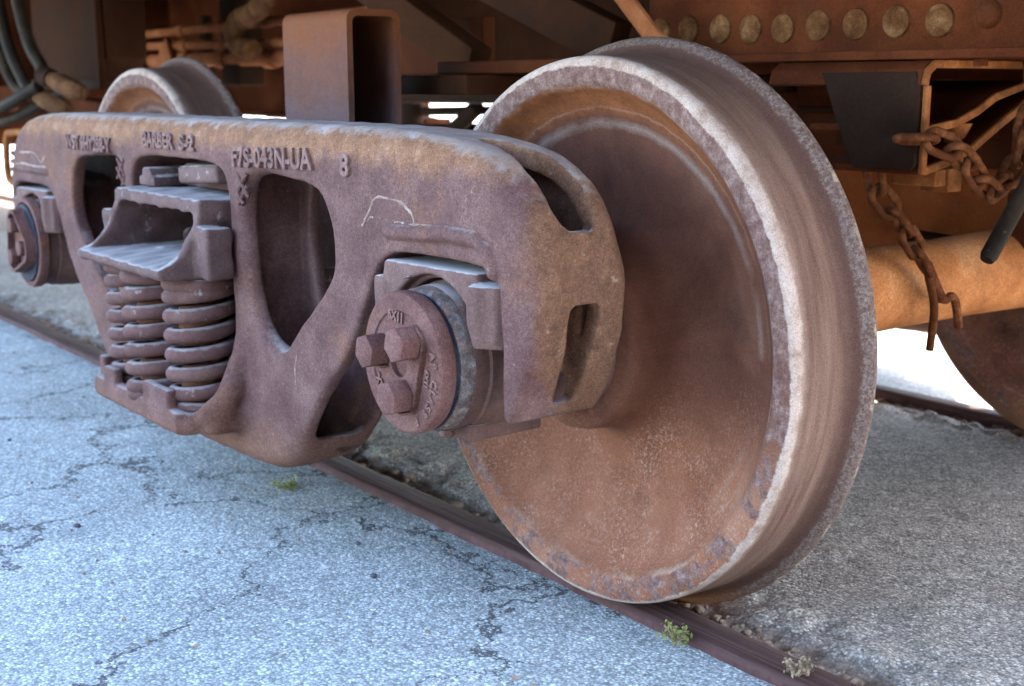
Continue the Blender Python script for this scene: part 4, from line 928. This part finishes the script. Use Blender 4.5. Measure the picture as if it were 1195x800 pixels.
hk = MB(); hk.tube(smooth_path([(0.106, -0.060, 0.320), (0.118, -0.072, 0.40), (0.118, -0.095, 0.462), (0.116, -0.098, 0.478), (0.114, -0.090, 0.484)], 6), 0.0075, 10)
hk.tube(smooth_path([(0.112, -0.085, 0.475), (0.118, -0.055, 0.425), (0.118, -0.04, 0.413), (0.117, -0.018, 0.418), (0.117, -0.002, 0.40), (0.112, 0.018, 0.355)], 6), 0.008, 10)
hk.tube(smooth_path([(0.112, -0.100, 0.49), (0.116, -0.073, 0.445), (0.116, -0.048, 0.412)], 6), 0.007, 10)
hk.v = [(p[0] - 0.085, p[1] + 0.232, p[2] - 0.668) for p in hk.v]; hk.build('hook', M_CHAIN, ch1)
chain('chain', 'rusty slack chain looping under the bent shelf at the right edge', [(0.19, -0.30, 0.715), (0.235, -0.262, 0.712), (0.25, -0.215, 0.685), (0.25, -0.165, 0.645), (0.25, -0.125, 0.622), (0.25, -0.085, 0.635), (0.25, -0.05, 0.675), (0.25, -0.03, 0.73), (0.25, -0.01, 0.79), (0.24, 0.0, 0.85)], 0.046, 0.2)
rd = MB(); rd.tube([(0.30, -0.206, 0.520), (0.30, -0.200, 0.527), (0.30, -0.02, 0.725), (0.30, 0.08, 0.835)], [0.011, 0.0145, 0.0145, 0.0145], 16)
tag(rd.build('release_rod', M_HOSE, None), 'dark straight rod slanting up over the orange axle at the right edge', 'rod')

# air hoses at the upper left
def hose(pts, r, label, glad=None, grp='air hoses hanging at the upper left'):
    root = tag(empty('air_hose', pts[0]), label, 'hose', grp); o = Vector(pts[0])
    mb = MB(); P_ = smooth_path(pts, 8); mb.tube([p - o for p in P_], r, 14); mb.build('rubber_hose', M_HOSE, root)
    if glad:
        g0 = P_[-1] - o; d = Vector(glad).normalized()
        g = MB(); g.tube([g0 - d * 0.02, g0 + d * 0.03], r * 1.55, 16); g.build('clamp', M_DARKP, root)
        g = MB(); g.tube([g0 + d * 0.02, g0 + d * 0.07, g0 + d * 0.14 + Vector((0, 0, -0.004)), g0 + d * 0.19, g0 + d * 0.205], [r * 1.2, r * 1.5, r * 1.55, r * 1.3, r * 0.8], 16); g.build('coupling', M_GLAD, root)
    return root
hose([(-3.50, -0.62, 1.30), (-3.50, -0.62, 1.10), (-3.43, -0.62, 0.95), (-3.33, -0.61, 0.83), (-3.255, -0.60, 0.775)], 0.022, 'dark hose curving to the lower tan coupling at upper left', (0.9, 0.3, -0.28))
hose([(-3.30, -0.62, 1.30), (-3.28, -0.62, 1.10), (-3.22, -0.61, 0.95), (-3.14, -0.60, 0.87), (-3.095, -0.60, 0.832)], 0.022, 'dark hose curving to the upper tan coupling at upper left', (0.9, 0.3, -0.28))
hose([(-3.62, -0.60, 1.30), (-3.62, -0.60, 1.05), (-3.60, -0.6, 0.92), (-3.52, -0.58, 0.80), (-3.40, -0.56, 0.77)], 0.020, 'thin dark hose bowing outward at the left edge of the hose bundle')
hose([(-3.40, -0.56, 1.30), (-3.44, -0.56, 1.08), (-3.40, -0.56, 0.95), (-3.30, -0.55, 0.86), (-3.22, -0.52, 0.80)], 0.017, 'slack dark hose hanging behind the two coupled hoses')
hose([(-3.75, -0.66, 0.70), (-3.50, -0.66, 0.715), (-3.30, -0.64, 0.755), (-3.18, -0.6, 0.80)], 0.022, 'black hose running level just below the tan couplings')
hose([(-3.70, -0.62, 0.655), (-3.45, -0.60, 0.69), (-3.25, -0.58, 0.735), (-3.1, -0.54, 0.78)], 0.020, 'lowest black hose slanting down to the left edge')

# ================================================================== WEEDS, STONES AND LITTER
def leaf_mat(name, a, b_):
    k = NT(name); return k.finish(k.ramp(k.noise(60, 4), [(0.35, a), (0.65, b_)]), 0.7, spec=0.2)
M_WEED = leaf_mat('weed_green', (0.10, 0.13, 0.03), (0.22, 0.22, 0.06)); M_DRY = leaf_mat('dry_grass', (0.17, 0.115, 0.07), (0.30, 0.22, 0.145))
def weed(loc, label, mat, n=40, rad=0.03, hgt=0.03, leaf=0.006, name='weed'):
    root = tag(empty(name, loc), label, 'weed')
    st = MB(); lf = MB()
    for i in range(n):
        a = random.uniform(0, 2 * PI); rr = rad * math.sqrt(random.random()); h = hgt * random.uniform(0.4, 1)
        e = Vector((rr * math.cos(a), rr * math.sin(a), h)); m = Vector((e.x * 0.3, e.y * 0.3, h * 0.6))
        if i % 2 == 0: st.tube([(0, 0, -0.004), m, e], 0.0008, 5)
        for j in range(3):
            c = e + Vector([random.uniform(-1, 1) * leaf * 1.3 for _ in range(3)]); u = Vector([random.uniform(-1, 1) for _ in range(3)]).normalized(); v = u.orthogonal().normalized()
            s = leaf * random.uniform(0.5, 1.1)
            lf.add([c - u * s, c + v * s * 0.5, c + u * s, c - v * s * 0.5 + Vector((0, 0, s * 0.2))], [(0, 1, 2, 3)])
    st.build('stem', M_DRY, root); lf.build('leaves', mat, root, smooth=False)
weed((-0.837, -0.906, -0.019), 'small green weed growing from the open asphalt left of the truck bottom', M_WEED, 26, 0.028, 0.014, 0.006)
weed((0.205, -0.806, -0.019), 'yellow green weed growing beside the rail just right of the big wheel', M_WEED, 40, 0.024, 0.034, 0.0045)
weed((0.408, -0.770, -0.006), 'dry straw coloured tuft on the rail at the bottom edge', M_DRY, 40, 0.018, 0.030, 0.005, 'dry_tuft')

def pebble(rad, seed):
    bm = bmesh.new(); bmesh.ops.create_icosphere(bm, subdivisions=2, radius=1); rng = random.Random(seed)
    sx, sy, sz = rng.uniform(0.7, 1.2), rng.uniform(0.6, 1.0), rng.uniform(0.5, 0.75)
    for v in bm.verts:
        n = 1 + 0.22 * float(vnoise([v.co.x * 1.6 + seed], [v.co.y * 1.6], [v.co.z * 1.6], seed)[0]); v.co = Vector((v.co.x * sx, v.co.y * sy, v.co.z * sz)) * n * rad
    return bm
def stone_mat(name, a, b_):
    k = NT(name); n = k.noise(50, 6, 0.7); return k.finish(k.ramp(n, [(0.3, a), (0.7, b_)]), 0.9, k.bump(k.noise(150, 4), 0.5, 0.002))
M_STONE = stone_mat('flangeway_stone', (0.11, 0.07, 0.045), (0.34, 0.24, 0.16)); M_PEB = stone_mat('dark_pebble', (0.03, 0.03, 0.035), (0.10, 0.10, 0.11))
rub = MB()
for i in range(1300):
    x = random.uniform(-3.6, 1.6); s = random.choice((-1, -1, -1, 1)); y = s * random.gauss(0.684, 0.014)
    if abs(y) > 0.71: continue
    z = float(between(np.array([x]), np.array([y]))[0]); r = random.choice((0.003, 0.004, 0.005, 0.006, 0.008, 0.012)) * random.uniform(0.7, 1.2)
    rub.bm(pebble(r, i), Matrix.Translation((x, y, z + r * 0.15)) @ Matrix.Rotation(random.uniform(0, 6), 4, 'Z'))
tag(rub.build('rubble', M_STONE, None), None, None, None, 'stuff')['label'] = 'crumbled brown stone and grit filling the groove beside the rail'
for i, (px, py, lab) in enumerate([(-0.86, -1.33, 'dark pebble on the asphalt below the weed'), (-0.30, -1.02, 'dark chip of stone near the rail left of the big wheel'), (-0.45, -0.96, 'small black chip in the asphalt crack near the rail'), (-1.55, -1.25, 'small dark pebble on the asphalt under the springs')]):
    mb = MB(); mb.bm(pebble(0.0065, 500 + i), Matrix.Translation((px, py, -0.014))); tag(mb.build('pebble', M_PEB, None), lab, 'pebble', 'loose pebbles on the asphalt')

gr = MB()
for i in range(420):
    x = random.uniform(-3.5, 0.7); y = -0.80 - abs(random.gauss(0, 0.5)); r = random.choice((0.0015, 0.002, 0.002, 0.003, 0.004))
    if y < -2.6: continue
    gr.bm(pebble(r, 900 + i), Matrix.Translation((x, y, -0.0175 + r * 0.3)) @ Matrix.Rotation(random.uniform(0, 6), 4, 'Z'))
tag(gr.build('grit', M_STONE, None), None, None, None, 'stuff')['label'] = 'scattered grit and brown chips lying on the blue grey asphalt'

# ================================================================== CAMERA, LIGHT, WORLD
cam_d = bpy.data.cameras.new('camera'); cam = bpy.data.objects.new('camera', cam_d); COL.objects.link(cam); S.camera = cam
yaw, pit, rol = 2.4849, -0.1997, -0.002
d = Vector((math.cos(pit) * math.cos(yaw), math.cos(pit) * math.sin(yaw), math.sin(pit))); r = Vector((math.sin(yaw), -math.cos(yaw), 0)); u = r.cross(d)
r2 = r * math.cos(rol) + u * math.sin(rol); u2 = u * math.cos(rol) - r * math.sin(rol)
cam.matrix_world = Matrix(((r2.x, u2.x, -d.x, 1.4684), (r2.y, u2.y, -d.y, -2.0851), (r2.z, u2.z, -d.z, 0.8033), (0, 0, 0, 1)))
cam_d.sensor_width = 36; cam_d.lens = 36 * 1492.7237 / 1195; cam_d.clip_start = 0.05; cam_d.clip_end = 3000
cam_d.dof.use_dof = True; cam_d.dof.focus_distance = 1.86; cam_d.dof.aperture_fstop = 5.0

SUN_EL = math.radians(54); SUN_AZ = math.radians(22)         # azimuth from +Y towards +X
w = bpy.data.worlds.new('World'); S.world = w; w.use_nodes = True
nt = w.node_tree; bg = nt.nodes['Background']; sky = nt.nodes.new('ShaderNodeTexSky'); sky.sky_type = 'NISHITA'; sky.sun_disc = False
sky.sun_elevation = SUN_EL; sky.sun_rotation = SUN_AZ; sky.air_density = 1.0; sky.dust_density = 1.3; sky.ozone_density = 0.6
nt.links.new(sky.outputs[0], bg.inputs[0]); bg.inputs[1].default_value = 0.15
sl_ = bpy.data.lights.new('sun', 'SUN'); sl_.energy = 3.2; sl_.angle = math.radians(0.5); sl_.color = (1.0, 0.94, 0.85)
so = bpy.data.objects.new('sun', sl_); COL.objects.link(so); so.location = (3, 8, 10)
sd = Vector((math.sin(SUN_AZ) * math.cos(SUN_EL), math.cos(SUN_AZ) * math.cos(SUN_EL), math.sin(SUN_EL)))
so.rotation_euler = sd.to_track_quat('Z', 'Y').to_euler()

S.render.engine = 'CYCLES'; S.cycles.max_bounces = 6; S.cycles.diffuse_bounces = 2; S.cycles.glossy_bounces = 3; S.cycles.use_denoising = True
S.cycles.sample_clamp_indirect = 6
S.view_settings.view_transform = 'Standard'; S.view_settings.look = 'None'; S.view_settings.gamma = 1.0; S.view_settings.use_curve_mapping = False
S.view_settings.exposure = 4.0
